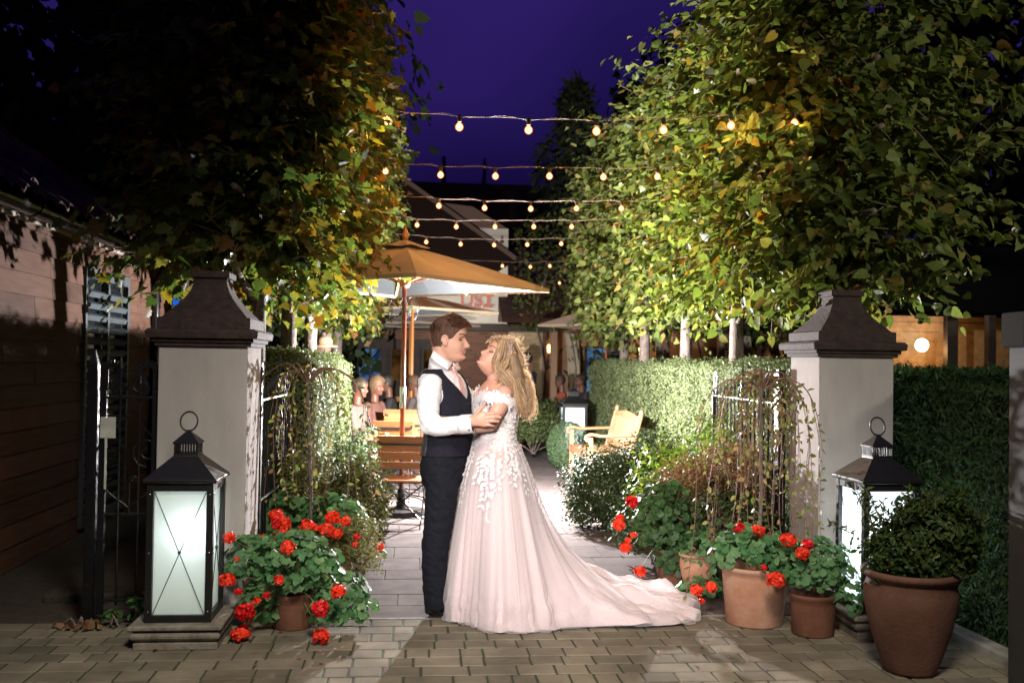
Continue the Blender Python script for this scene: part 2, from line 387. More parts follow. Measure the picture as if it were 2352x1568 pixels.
# kerb on the right
mb = MB()
for i in range(5):
    a = G(2150, 1470) if i == 0 else None
ka, kb = G(2168, 1462), G(2352, 1555)
kd = (kb-ka).normalized(); kp = ka-kd*1.2; kn = Vector((-kd.y, kd.x, 0))
for i in range(6):
    c = kp+kd*(i*.62+.3)+kn*.07; mb.box((c.x, c.y, .012), (.612, .11, .09), (0, 0, math.atan2(kd.y, kd.x)))
struct(mb.build('kerb', M_['kerb'], bevel=.014))
# ================================================================ gate pillars
def pillar(u0, v0, label):
    t = thing('gate_pillar', label, 'gate pillar', C(u0+.25, v0+.25), YAW, 'rendered gate pillars')
    MB().box((0, 0, .79), (.5, .5, 1.60)).build('shaft', M_['render'], t, bevel=.006)
    H = 1.59
    def sq(r, z): return [(-r, -r, z), (r, -r, z), (r, r, z), (-r, r, z)]
    cor = MB().rings([sq(r, H+z) for r, z in ((.252, 0), (.27, .0), (.27, .022), (.285, .024), (.285, .045), (.31, .047), (.315, .085), (.30, .10))])
    cor.build('cornice', M_['cap'], t, bevel=.003)
    prof = [(.262, .10), (.262, .165), (.245, .168)]
    for i in range(13):
        s = i/12; prof.append((.095+.145*(1-s)**2.1, .168+.235*(s**.85)))
    prof += [(.10, .405), (.112, .408), (.112, .44), (.10, .448)]
    MB().rings([sq(r, H+z) for r, z in prof]).build('pillar_cap', M_['cap'], t, bevel=.004)
    return t
pillar(-1.465, 5.86, 'white rendered pillar at left with dark bell shaped cap, behind the dimmer lantern')
pillar(2.60, 6.22, 'white rendered pillar at right with dark bell shaped cap, behind the brighter lantern')
# ================================================================ timber building at left
U0 = -2.9
tb = thing('timber_building', 'weatherboarded timber building at left with black gutter and tiled roof', 'building', C(U0, 0), YAW)
def boards(parent, v0, v1, z0, z1, holes=()):
    mb = MB(); z = z0; h = .165; rr = random.Random(3)
    while z < z1:
        v = v0
        while v < v1:
            l = min(rr.uniform(1.6, 3.2), v1-v); segs = [(v, v+l)]
            for (a, b, za, zb) in holes:
                if z+h > za and z < zb:
                    ns = []
                    for s0, s1 in segs:
                        if b <= s0 or a >= s1: ns.append((s0, s1))
                        else:
                            if a > s0: ns.append((s0, a))
                            if b < s1: ns.append((b, s1))
                    segs = ns
            for s0, s1 in segs:
                if s1-s0 > .03: mb.box((.018, (s0+s1)/2, z+h/2), (.022, s1-s0-.004, h+.03), (0, R(-5), 0))
            v += l
        z += h
    return mb.build('cladding', M_['cladding'], parent, bevel=.003)
holes = [(8.9, 10.25, .0, 2.3), (11.9, 13.2, .9, 2.3)]
boards(tb, 2.0, 17.0, .0, 2.52, holes)
mb = MB(); mb.box((-.22, 9.5, 1.3), (.4, 15.5, 2.6)); mb.build('wall', M_['dark_timber'], tb)
mb = MB(); mb.box((.04, 9.5, 2.56), (.07, 15.2, .12)); mb.build('fascia', mat('fascia', (.42, .36, .30), .6, var=.15), tb, bevel=.004)
mb = MB()
for i in range(16):
    vv = 2.3+i; pass
gut = MB(); ring = []
nseg = 40
for i in range(nseg+1):
    v = 2.0+i*(15.2/nseg); ring.append([(.15+.085*math.cos(a), v, 2.60+.085*math.sin(a)) for a in [math.pi+math.pi*k/10 for k in range(11)]])
gut.rings(ring, cap=False, closed=False)
go = gut.build('gutter', M_['gutter'], tb, smooth=True, solid=.006)
for v in [3.2+1.05*i for i in range(13)]:
    mb = MB(); mb.rings([[(.15+.091*math.cos(a), vv, 2.60+.091*math.sin(a)) for a in [math.pi+math.pi*k/10 for k in range(11)]] for vv in (v-.03, v+.03)], cap=False, closed=False)
    mb.build('gutter_bracket', M_['gutter'], tb, solid=.006)
mb = MB(); mb.tube(catmull([(.135, 13.55, 2.55), (.135, 13.55, 2.42), (.05, 13.5, 2.2), (.06, 13.5, 2.0)], 5)+[Vector((.06, 13.5, .1))], .04, 12)
mb.build('downpipe', M_['gutter'], tb, smooth=True); mb = MB(); mb.tube(catmull([(.135, 11.15, 2.55), (.135, 11.15, 2.45), (.07, 11.15, 2.28), (.07, 11.15, 2.1)], 5)+[Vector((.07, 11.15, .1))], .045, 12)
mb.build('downpipe', M_['gutter'], tb, smooth=True)
# pantile roof with wavy edges
mb = MB(); pitch = R(38); rr = random.Random(5)
for k in range(15):
    s0 = k*.27
    rings = []
    n = 640
    jit = [rr.uniform(-.008, .008) for _ in range(90)]
    for e, (ds, dz) in enumerate(((0, .0), (0, .022), (.30, -.004))):
        line = []
        for j in range(n+1):
            v = 2.0+15.2*j/n; wv = .022*math.sin(v*2*math.pi/.22)+.008*math.sin(v*4*math.pi/.22+1)+jit[int(v/.22) % 90]
            s = s0+ds; line.append((.16-s*math.cos(pitch)-dz*math.sin(pitch)*0, v, 2.67+s*math.sin(pitch)+dz+wv+.012))
        rings.append(line)
    mb.rings(rings, cap=False, closed=False)
mb.build('roof', M_['rooftile'], tb, smooth=False)
mb = MB(); mb.tube([(.16-4.15*math.cos(pitch), 2+i*.38, 2.72+4.15*math.sin(pitch)+(.012 if i % 2 else -.01)) for i in range(41)], .10, 10); mb.build('ridge', M_['rooftile'], tb, smooth=True)
def shutter(parent, v0, v1, z0, z1, glassmat):
    f = MB(); w_ = .055
    for vv in (v0+w_/2, (v0+v1)/2, v1-w_/2): f.box((.03, vv, (z0+z1)/2), (.05, w_, z1-z0))
    for zz in (z0+w_/2, z1-w_/2): f.box((.031, (v0+v1)/2, zz), (.046, v1-v0-.002, w_*1.6))
    fo = f.build('window', M_['frame_grey'], parent, bevel=.003)
    s = MB(); z = z0+.14
    while z < z1-.12:
        s.box((.025, (v0+v1)/2, z), (.05, v1-v0-.12, .05), (0, R(28), 0)); z += .105
    s.build('slats', M_['frame_grey'], fo)
    MB().box((-.012, (v0+v1)/2, (z0+z1)/2), (.006, v1-v0-.1, z1-z0-.1)).build('pane', glassmat, fo)
shutter(tb, 8.92, 10.23, .05, 2.28, M_['glass_dark'])
shutter(tb, 11.92, 13.18, .92, 2.28, glow('screen_glow', (.02, .16, .75), .8))
# ================================================================ venue behind the garden
vb = thing('venue_building', 'two storey venue at the back with white gable carrying red letters over brick', 'building', C(0, 22), YAW)
# local: x = u, y = v-22
MB().box((-1.0, 2.5, 3.4), (6.0, 5, 2.15)).build('upper_wall', M_['white_wall'], vb)
MB().box((-1.8, 2.55, 1.15), (9.4, 4.9, 2.30)).build('brick_wall', M_['brick'], vb)
MB().box((2.42, -.02, 1.12), (.75, .10, 2.2)).build('brick_pier', M_['brick_pale'], vb)
MB().box((-1.8, -.03, 2.27), (9.5, .22, .16)).build('beam', M_['dark_timber'], vb, bevel=.01)
# gable top and near dark roof with its pale verge board
MB().add([(-.55, .02, 4.47), (2.0, .02, 4.47), (1.2, .02, 4.95), (.2, .02, 5.05), (-.55, 4.9, 4.47), (2.0, 4.9, 4.47), (1.2, 4.9, 4.95), (.2, 4.9, 5.05)], [(0, 1, 2, 3), (7, 6, 5, 4), (1, 5, 6, 2), (3, 2, 6, 7), (0, 3, 7, 4)]).build('gable', mat('brown_render', (.14, .09, .065), .85), vb)
A_ = [(-6.5, -1.6, 6.2), (-.6, -1.6, 5.65), (2.15, -1.6, 3.75), (1.0, -1.6, 3.0), (-6.5, -1.6, 2.75)]
mb = MB(); mb.add([(p[0], -.25-.0, p[2]) for p in A_]+[(p[0], -.10, p[2]) for p in A_], [(0, 4, 3, 2, 1), (5, 6, 7, 8, 9), (0, 1, 6, 5), (1, 2, 7, 6), (2, 3, 8, 7), (3, 4, 9, 8)]); mb.build('dark_roof', mat('night_roof', (.016, .009, .007), .95, spec=.1), vb)
mb = MB(); mb.rings([[(x, 4.2, 4.3), (x, 10.2, 4.3), (x, 7.2, 6.75)] for x in (-9.0, 4.6)]); mb.build('rear_roof', bpy.data.materials['night_roof'], vb)
mb = MB(); mb.bar((-.7, -.32, 5.70), (2.15, -.32, 3.78), .07, .09); mb.build('verge_board', mat('verge', (.10, .06, .04), .8), vb)
def text(s, size, ext, m, parent, loc, rot, name='lettering'):
    c = bpy.data.curves.new(name, 'FONT'); c.body = s; c.size = size; c.extrude = ext; c.offset = .006; c.space_character = 1.0; c.align_x = 'RIGHT'
    o = bpy.data.objects.new(name, c); COL.objects.link(o)
    dg = bpy.context.evaluated_depsgraph_get(); me = bpy.data.meshes.new_from_object(o.evaluated_get(dg)); bpy.data.objects.remove(o)
    o = bpy.data.objects.new(name, me); COL.objects.link(o); me.materials.clear(); me.materials.append(m); o.parent = parent; o.location = loc; o.rotation_euler = rot; return o
red_l = mat('red_letter', (.52, .13, .09), .5)
# slab-serif sign letters U S T
text('UST', .42, .05, red_l, vb, (1.70, -.06, 2.72), (R(90), 0, 0))
mb = MB()
for x, z, l in ((1.565, 2.735, .22),):
    mb.box((x, -.065, z), (l, .095, .045))
mb.build('lettering_serif', red_l, vb)
lampm = glow('wall_lamp_glow', (1, .93, .85), 14)
# windows of the ground floor
def window(parent, x, z, wd, h, pm, y=-.03, n=2):
    f = MB(); t_ = .05
    f.box((x-wd/2, y, z), (t_, .08, h+t_)); f.box((x+wd/2, y, z), (t_, .08, h+t_)); f.box((x, y, z+h/2), (wd-t_, .078, t_)); f.box((x, y, z-h/2), (wd-t_, .078, t_))
    for i in range(1, n): f.box((x-wd/2+wd*i/n, y, z), (t_*.6, .07, h-t_))
    fo = f.build('window', M_['dark_timber'], parent); MB().box((x, y+.01, z), (wd-t_, .02, h-t_)).build('pane', pm, fo)
blue_in = glow('cool_interior', (.10, .22, .45), .9, 3.2); warm_in = glow('warm_interior', (.55, .26, .08), .14, 3.2)
MB().box((-2.55, -.012, 1.0), (6.2, .05, 1.98)).build('timber_front', M_['dark_timber'], vb)
for x, m_ in ((-3.9, blue_in), (-3.2, blue_in), (-2.5, warm_in), (-1.0, blue_in), (-.3, warm_in), (.4, warm_in)): window(vb, x, 1.42, .50, .72, m_, y=-.06)
for x in (-1.75,): window(vb, x, 1.25, .7, 1.2, warm_in, y=-.06)
# long garden wing to the right with posts, curtains and a tiled roof
gb = thing('garden_wing', 'low garden wing at the back right with posts and pale curtains in warm light', 'building', C(2.1, 21.5), YAW)
MB().box((7.0, 2.5, 1.25), (14, .2, 2.5)).build('wall', mat('wing_wall', (.34, .2, .12), .8, var=.2, vscale=2), gb)
mb = MB(); mb.rings([[(-.3, -.6, 2.35), (-.3, 2.9, 4.3), (-.3, 2.9, 2.5)], [(14.2, -.6, 2.35), (14.2, 2.9, 4.3), (14.2, 2.9, 2.5)]]); mb.build('roof', M_['rooftile'], gb)
for i in range(10): MB().box((.9+i*1.25, .1, 1.2), (.14, .14, 2.4)).build('post', mat('post', (.3, .18, .11), .7) if i == 0 else bpy.data.materials['post'], gb)
cm = mat('curtain', (.55, .48, .36), .9)
for i in range(7):
    x = 1.3+i*1.85+(i % 3)*.2; pts = [(x+.30*k/24, 1.2+.04*math.sin(k*1.6), 0) for k in range(25)]
    MB().rings([[(p[0]*(1) + (.10*math.sin(z*1.4) if z else 0), p[1], z) for p in pts] for z in (.1, .9, 1.6, 2.2)], cap=False, closed=False).build('curtain', cm, gb, smooth=True)
for i, x in enumerate((2.4, 5.6, 8.7, 11.3)): window(gb, x, 1.3, .8, 1.2, [blue_in, warm_in, warm_in, warm_in][i], y=2.36)
for i, x in enumerate((1.1, 3.3, 6.3, 9.0)):
    mb = MB(); mb.lathe([(.02, 0), (.05, .02), (.06, .16), (.03, .2)], 10, (x, 2.3, 1.75)); mb.build('wall_light', glow('warm_lamp', (1, .55, .22), 5) if i == 0 else bpy.data.materials['warm_lamp'], gb)
lamp('wing_fill', 'POINT', C(5.5, 22.8, 1.9), 26, (1, .6, .3), shadow_soft_size=.2)  # added fill lamps brightening the wing front, not fittings of the building
lamp('wing_fill', 'POINT', C(9.5, 22.8, 1.9), 26, (1, .6, .3), shadow_soft_size=.2)  # second added fill, farther along the wing
lamp('gable_fill', 'POINT', C(1.05, 20.6, 2.2), 50, (1, .96, .86), shadow_soft_size=.2)  # added fill that brightens the gable wall and letters, no fitting there
# orange lit weatherboard building at far right
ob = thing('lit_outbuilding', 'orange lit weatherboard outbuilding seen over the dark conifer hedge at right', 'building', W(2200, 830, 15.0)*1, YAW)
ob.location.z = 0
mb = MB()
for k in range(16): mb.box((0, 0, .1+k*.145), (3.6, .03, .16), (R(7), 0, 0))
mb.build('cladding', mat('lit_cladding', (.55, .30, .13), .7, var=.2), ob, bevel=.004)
MB().box((.1, -.5, 2.75), (4.6, 1.6, .9)).build('roof', mat('roof_black', (.003, .003, .003), 1.0, spec=.0), ob)
for x in (-.45, .15, .95): MB().box((x, -.6, 1.15), (.16 if x < 0 else .11, .12, 2.3)).build('post', M_['dark_timber'], ob)
MB().box((1.45, -.1, .75), (.95, .1, 1.5)).build('door', mat('door_black', (.01, .01, .01), .7), ob)
mb = MB(); mb.ell((-.70, -.25, 1.86), (.10, .08, .10)); mb.build('lamp', glow('opal_lamp', (1, .95, .75), 6), ob, smooth=True)
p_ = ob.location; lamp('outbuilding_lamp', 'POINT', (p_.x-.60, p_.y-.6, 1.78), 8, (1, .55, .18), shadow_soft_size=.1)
# post at the very right edge
t = thing('painted_post', 'grey painted post with a block head at the right edge beside the conifer hedge', 'post', (0, 0, 0))
pp = G(2345, 1640); pp = W(2350, 900, 4.55); MB().box((pp.x+.075, pp.y, .8), (.20, .16, 1.66)).build('shaft', mat('post_grey', (.03, .027, .024), .8, var=.15), t, bevel=.006)
MB().box((pp.x+.075, pp.y, 1.71), (.25, .22, .16)).build('block_head', mat('block_dark', (.02, .019, .018), .95, spec=.1), t, bevel=.01)
MB().box((pp.x+.075, pp.y, 2.0), (.10, .09, .44)).build('upper_post', bpy.data.materials['post_grey'], t, bevel=.01)
# ================================================================ pleached lime trees
LIME = leafmat('lime_leaf', [(.055, .08, .02), (.11, .15, .035), (.18, .215, .06), (.21, .195, .05), (.20, .105, .03)], .42, .42, [0, .4, .75, .93, 1])
LIME2 = leafmat('lime_leaf_yellowing', [(.04, .07, .018), (.08, .12, .03), (.15, .17, .04), (.20, .16, .035), (.16, .075, .025)], .42, .42, [0, .35, .6, .85, 1])
BARK = mat('bark', (.16, .125, .105), .85, var=.4, vscale=10, stretch=(3, 3, 1), bump=.8, bscale=30)
TWIG = mat('twig', (.13, .10, .06), .8)
def lime_tree(n_shoots, seed, m, hu=.85, hv=1.02, z0=1.93, z1=4.45, side=1, hin=.8):
    """side=+1: path lies towards -u"""
    rr = np.random.default_rng(seed)
    P = []; N = []; Dr = []; S = []; tw = MB()
    for k in range(n_shoots):
        keep = True
        # base inside the box, heading outwards
        f = rr.random()
        bu, bv, bz = rr.uniform(-.45, .45)*hu, rr.uniform(-.8, .8)*hv, rr.uniform(z0+.15, z1-.3)
        if f < .46: d = np.array([-side*1.0, rr.normal(0, .35), rr.normal(.10, .4)])
        elif f < .60: d = np.array([side*1.0, rr.normal(0, .5), rr.normal(.1, .4)])
        elif f < .78: d = np.array([rr.normal(-side*.3, .5), -1.0, rr.normal(.1, .4)])
        elif f < .90: d = np.array([rr.normal(-side*.4, .5), rr.normal(0, .5), -.75]); bz = z0+rr.uniform(.1, .5)
        else: d = np.array([rr.normal(0, .6), rr.normal(0, .6), 1.0]); bz = z1-.5
        d /= np.linalg.norm(d)
        ax = abs(d[0]); ay = abs(d[1]); lim = []
        hh = (hin if d[0]*side < 0 else hu)
        if d[0]*side < 0 and bz < z0+.8: hh -= (.42 if side < 0 else .15)*(1-(bz-z0)/.8)
        if ax > .2: lim.append((hh - bu*np.sign(d[0]))/ax)
        if ay > .2: lim.append((hv - bv*np.sign(d[1]))/ay)
        if d[2] < -.2: lim.append((bz-z0+.0)/(-d[2]))
        if d[2] > .2: lim.append((z1-bz)/d[2])
        ln = min(lim)*rr.uniform(.80, 1.18) if lim else .6
        ln = max(.3, min(1.35, ln)); nl = int(ln/.040)
        bend = rr.normal(0, .12, 3); droop = rr.uniform(.0, .22)
        pts = []
        for i in range(nl):
            s = (i+1)/nl; p = np.array([bu, bv, bz]) + d*ln*s + bend*s*s + np.array([0, 0, -droop*s*s*ln])
            pts.append(p)
            if s > .22:
                sd = np.cross(d, [0, 0, 1]); sd /= np.linalg.norm(sd)+1e-6
                alt = 1 if i % 2 else -1
                dr = d*.7 + sd*alt*.7 + np.array([0, 0, -.45]) + rr.normal(0, .25, 3)
                P.append(p+sd*alt*.02+rr.normal(0, .02, 3)); Dr.append(dr)
                N.append(np.array([0, 0, .75]) + d*.55 + rr.normal(0, .40, 3)); S.append(rr.uniform(.055, .118)*(1-.25*max(0, s-.8)*5))
        if k % 3 == 0 and len(pts) > 3: tw.tube([np.array([bu, bv, bz])]+pts[::4]+[pts[-1]], [.006]+[.004]*len(pts[::4])+[.002], 4, cap=False)
    return (P, N, Dr, S, tw)
def trunk_mb(z0, z1, seed, rad=.075):
    rr = random.Random(seed); mb = MB()
    mb.tube([(0, 0, 0), (.01, 0, .25), (.0, .01, 1.0), (.01, -.01, 2.0), (0, 0, 3.2), (0, .02, z1-.4)], [rad*1.35, rad*1.08, rad, rad*.95, rad*.7, rad*.3], 12)
    for z in (2.05, 2.6, 3.2, 3.75):
        for s in (-1, 1):
            mb.tube(catmull([(0, 0, z-.12), (rr.uniform(-.06, .06), s*.3, z+.02), (rr.uniform(-.1, .1), s*.98, z+rr.uniform(-.03, .08))], 4), [.032]*4+[.02]*5, 7)
    return mb
protos = []
def make_lime(loc, side, seed, label, group, n=330, m=None, z0=2.10, z1=4.95, hu=.88):
    t = thing('lime_tree', label, 'tree', loc, YAW, group)
    P, N, Dr, S, tw = lime_tree(n, seed, m, z0=z0, z1=z1, side=side, hu=hu, hin=.80 if side > 0 else .74)
    leaf_mesh('crown', m or LIME, t, P, N, Dr, S, 'lime' if side > 0 else 'maple', .22)
    tw.build('twigs', TWIG, t); trunk_mb(z0, z1, seed).build('trunk', BARK, t, smooth=True); return t
UR, UL = 3.22, -1.18
GR, GL = 'pleached lime trees right of the path', 'pleached lime trees left of the path'
rl = ['tall lime tree standing behind the right gate pillar, nearest of the right row', 'lime tree with thick grey trunk just behind the open right iron gate', 'lime tree third from the front in the right row, its trunk rising from the hedge',
      'lime tree fourth from the front in the right row', 'farthest lime tree of the right row, above the small far lantern', 'lime tree at the far end of the right hedge, behind the slatted bench', 'farthest pale lime tree of the right row']
ll = ['tall dark lime tree standing behind the left gate pillar, nearest of the left row', 'lime tree second from the front in the left row, lit yellow by bulbs', 'lime tree third from the front in the left row', 'lime tree fourth from the front in the left row', 'farthest lime tree of the left row, beside the garden umbrellas']
r0_ = make_lime(C(UR, 7.75), 1, 11, rl[0], GR, 820, hu=1.55)
r1_ = make_lime(C(UR-.02, 9.75), 1, 12, rl[1], GR, 430)
r2_ = make_lime(C(UR, 11.7), 1, 13, rl[2], GR, 340, LIME)
l0_ = make_lime(C(UL, 7.45), -1, 21, ll[0], GL, 800, LIME2, hu=.98)
l1_ = make_lime(C(UL, 9.35), -1, 22, ll[1], GL, 480, LIME2)
for src, u, v, lab, grp, sc_ in ((r1_, UR-.05, 13.65, rl[3], GR, (1, -1, 1)), (r2_, UR+.05, 15.5, rl[4], GR, (1, -1, .96)),
                                 (l0_, UL, 11.25, ll[2], GL, (1, -1, 1)), (l1_, UL, 13.15, ll[3], GL, (1, -1, 1.0)), (l0_, UL, 15.0, ll[4], GL, (1, 1, .98))):
    c = copy_tree(src); c.location = C(u, v); c.scale = sc_; c['label'] = lab; c['group'] = grp
# dark conifers beyond
def conifer(px, D, ytop, wpx, seed, label):
    p = W(px, 830, D); top = W(px, ytop, D).z; rad = wpx*D/FPX/2; rr = np.random.default_rng(seed)
    t = thing('conifer_tree', label, 'tree', (p.x, p.y, 0), 0, 'dark conifers beyond the venue')
    n = 4200; h = rr.power(1.0, n); z = h*top; fr = (1-h)**.6; a = rr.uniform(0, 2*math.pi, n); rad_ = rad*fr*rr.uniform(.5, 1.12, n)*(1+.25*np.sin(z*3+a*2))
    P = np.stack([np.cos(a)*rad_, np.sin(a)*rad_, z], 1); O = np.stack([np.cos(a), np.sin(a), -np.full(n, .3)], 1)
    leaf_mesh('crown', CON, t, P, O+[0, 0, .8], O, rr.uniform(.5, 1, n)*min(.5, rad*.6), 'long', .5)
    MB().tube([(0, 0, 0), (0, 0, top*.9)], [.2, .05], 8).build('trunk', BARK, t)
CON = leafmat('conifer_leaf', [(.03, .045, .02), (.05, .06, .025)], .2, .7)
conifer(1315, 26, 185, 330, 1, 'broad dark conifer rising over the garden wing between bulbs and right trees')
conifer(1440, 27, 190, 170, 5, 'dark conifer half hidden behind the right lime crowns')
conifer(1012, 45, 358, 30, 3, 'tiny distant conifer top above the venue roof, left one')
conifer(1106, 45, 366, 26, 4, 'tiny distant conifer top above the venue roof, right one')
# ivy mass on the venue corner
iv = thing('ivy', 'dark ivy and shrubs covering the venue wall right of the sign', 'climbing plant', C(2.35, 21.2), YAW)
rr = np.random.default_rng(9); n = 5200; P = np.stack([rr.uniform(-.3, 6.5, n), rr.normal(0, .16, n), rr.uniform(0, 1, n)], 1)
P[:, 2] = 2.25+P[:, 2]*(2.3-.18*P[:, 0]+.35*np.sin(P[:, 0]*2.1)); k = n//4; P[:k, 2] = rr.uniform(.0, 2.4, k); P[:k, 0] = 2.0+rr.normal(0, .35, k)+rr.choice([0, 3.6], k)
IVY = leafmat('ivy_leaf', [(.03, .05, .012), (.07, .09, .02), (.10, .09, .03)], .25, .5)
leaf_mesh('foliage', IVY, iv, P, np.tile([0, -1, .4], (n, 1)), np.tile([0, -.2, -1], (n, 1)), rr.uniform(.07, .15, n), 'small', .6)
mb = MB()
for i in range(9): mb.tube(catmull([(.3+i*.7, .1, 0), (.4+i*.7, .1, 1.4), (.2+i*.7, .1, 2.6), (.5+i*.7, .1, 3.6)], 3), .02, 5)
mb.build('stem', BARK, iv)
# tall dark trees standing behind the rows
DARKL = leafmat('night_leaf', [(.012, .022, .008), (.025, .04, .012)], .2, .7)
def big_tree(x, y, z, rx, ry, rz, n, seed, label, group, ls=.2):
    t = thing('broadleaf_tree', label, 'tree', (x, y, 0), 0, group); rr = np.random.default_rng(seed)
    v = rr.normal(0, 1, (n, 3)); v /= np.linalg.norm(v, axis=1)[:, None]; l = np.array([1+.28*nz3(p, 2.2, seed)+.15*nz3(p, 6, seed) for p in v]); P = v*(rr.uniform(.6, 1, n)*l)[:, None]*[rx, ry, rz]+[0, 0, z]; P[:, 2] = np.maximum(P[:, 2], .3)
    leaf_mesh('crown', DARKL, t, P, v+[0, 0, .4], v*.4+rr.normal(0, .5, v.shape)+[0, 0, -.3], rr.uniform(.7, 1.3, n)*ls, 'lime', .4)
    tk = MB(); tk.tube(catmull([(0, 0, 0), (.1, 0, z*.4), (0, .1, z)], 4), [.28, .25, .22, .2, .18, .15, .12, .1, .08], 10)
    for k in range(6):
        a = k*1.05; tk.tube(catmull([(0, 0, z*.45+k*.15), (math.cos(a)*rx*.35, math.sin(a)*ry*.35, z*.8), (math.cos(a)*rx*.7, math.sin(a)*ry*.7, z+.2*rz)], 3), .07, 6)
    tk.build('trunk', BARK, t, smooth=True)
GB = 'tall dark trees behind the clipped rows'
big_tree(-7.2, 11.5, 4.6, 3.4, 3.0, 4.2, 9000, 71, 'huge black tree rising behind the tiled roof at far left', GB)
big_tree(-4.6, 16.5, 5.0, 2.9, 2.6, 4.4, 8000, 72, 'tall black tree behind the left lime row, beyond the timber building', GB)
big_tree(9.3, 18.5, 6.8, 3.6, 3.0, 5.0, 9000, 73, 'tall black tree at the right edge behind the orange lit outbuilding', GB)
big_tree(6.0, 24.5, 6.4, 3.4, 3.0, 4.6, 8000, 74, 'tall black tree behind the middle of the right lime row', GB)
# ================================================================ hedges
def hedge(name, label, u0, u1, v0, v1, z1, n, leafm, size, round_=.07, faces='LRFBT', kind='leaf4', seed=1, dark=None, tweed=.5):
    t = thing(name, label, 'hedge', C((u0+u1)/2, (v0+v1)/2), YAW)
    hu, hv = (u1-u0)/2, (v1-v0)/2; rr = np.random.default_rng(seed)
    core = MB(); nu, nv_, nz_ = 6, max(6, int(hv*2/.25)), 8
    core.box((0, 0, z1/2-.03), (2*hu-.14, 2*hv-.14, z1-.08)); core.build('inner_twigs', mat('hedge_inner', (.02, .022, .01), .95, bump=1, bscale=30) if 'hedge_inner' not in bpy.data.materials else bpy.data.materials['hedge_inner'], t)
    areas = {'L': 2*hv*z1, 'R': 2*hv*z1, 'F': 2*hu*z1, 'B': 2*hu*z1, 'T': 4*hu*hv}; tot = sum(areas[f] for f in faces)
    P = []; N = []
    for f in faces:
        k = int(n*areas[f]/tot); a = rr.uniform(-1, 1, k); b = rr.uniform(0, 1, k)*z1; dpt = rr.normal(0, .022, k)
        if f in 'LR':
            s = -1 if f == 'L' else 1; p = np.stack([s*(hu+dpt), a*hv, b], 1); nn = np.tile([s, 0, .15], (k, 1))
        elif f in 'FB':
            s = -1 if f == 'F' else 1; p = np.stack([a*hu, s*(hv+dpt), b], 1); nn = np.tile([0, s, .15], (k, 1))
        else:
            p = np.stack([a*hu, rr.uniform(-1, 1, k)*hv, z1+dpt], 1); nn = np.tile([0, 0, 1.], (k, 1))
        P.append(p); N.append(nn)
    P = np.concatenate(P); N = np.concatenate(N)
    # round corners and lumps
    und = np.array([nz3(p, 2.1, seed)*.05+nz3(p, 7., seed)*.025+nz3(p, 16., seed)*.02 for p in P]); P = P+N*und[:, None]
    for ax, h_ in ((0, hu), (1, hv)):
        e = np.clip((np.abs(P[:, ax])-(h_-round_))/round_, 0, 1.3); e2 = np.clip((P[:, 2]-(z1-round_))/round_, 0, 1.3); P[:, 2] -= e*e2*round_*.5; P[:, ax] -= np.sign(P[:, ax])*e*e2*round_*.5
    dr = N*.5+rr.normal(0, .6, P.shape)+[0, 0, .4]
    leaf_mesh('foliage', leafm, t, P, N, dr, rr.uniform(.7, 1.3, len(P))*size, kind, .55)
    return t
HED = leafmat('privet_leaf', [(.07, .10, .04), (.135, .17, .07), (.21, .23, .12)], .2, .5)
HED2 = leafmat('conifer_hedge_leaf', [(.018, .045, .014), (.03, .07, .02), (.05, .09, .035)], .2, .5)
hedge('hedge', 'clipped pale green hedge left of the path ending beside the seated guests', -1.55, -.78, 7.9, 11.6, 1.53, 90000, HED, .026, faces='RFT', seed=2)
hedge('hedge', 'long clipped pale green hedge right of the path behind the slatted bench', 2.98, 3.75, 7.1, 16.9, 1.53, 150000, HED, .027, faces='LFT', seed=3)
hr = hedge('conifer_hedge', 'dark conifer hedge at far right behind the big terracotta urn', 3.22, 4.3, 4.55, 8.6, 1.46, 60000, HED2, .052, faces='LFT', kind='long', seed=4)
# ================================================================ lanterns
def frosted(name, col, e, trans=.12):
    m, nt, o = _nodes(name); L = nt.links.new
    tr = nt.nodes.new('ShaderNodeBsdfTranslucent'); tr.inputs[0].default_value = (.8, .86, .86, 1)
    b = nt.nodes.new('ShaderNodeBsdfPrincipled'); b.inputs['Base Color'].default_value = (.7, .75, .72, 1); b.inputs['Roughness'].default_value = .25
    b.inputs['Emission Color'].default_value = (*col, 1); b.inputs['Emission Strength'].default_value = e
    tp = nt.nodes.new('ShaderNodeBsdfTransparent'); m1 = nt.nodes.new('ShaderNodeMixShader'); m1.inputs[0].default_value = .5; m2 = nt.nodes.new('ShaderNodeMixShader'); m2.inputs[0].default_value = trans
    L(b.outputs[0], m1.inputs[1]); L(tr.outputs[0], m1.inputs[2]); L(m1.outputs[0], m2.inputs[1]); L(tp.outputs[0], m2.inputs[2]); L(m2.outputs[0], o.inputs[0]); return m
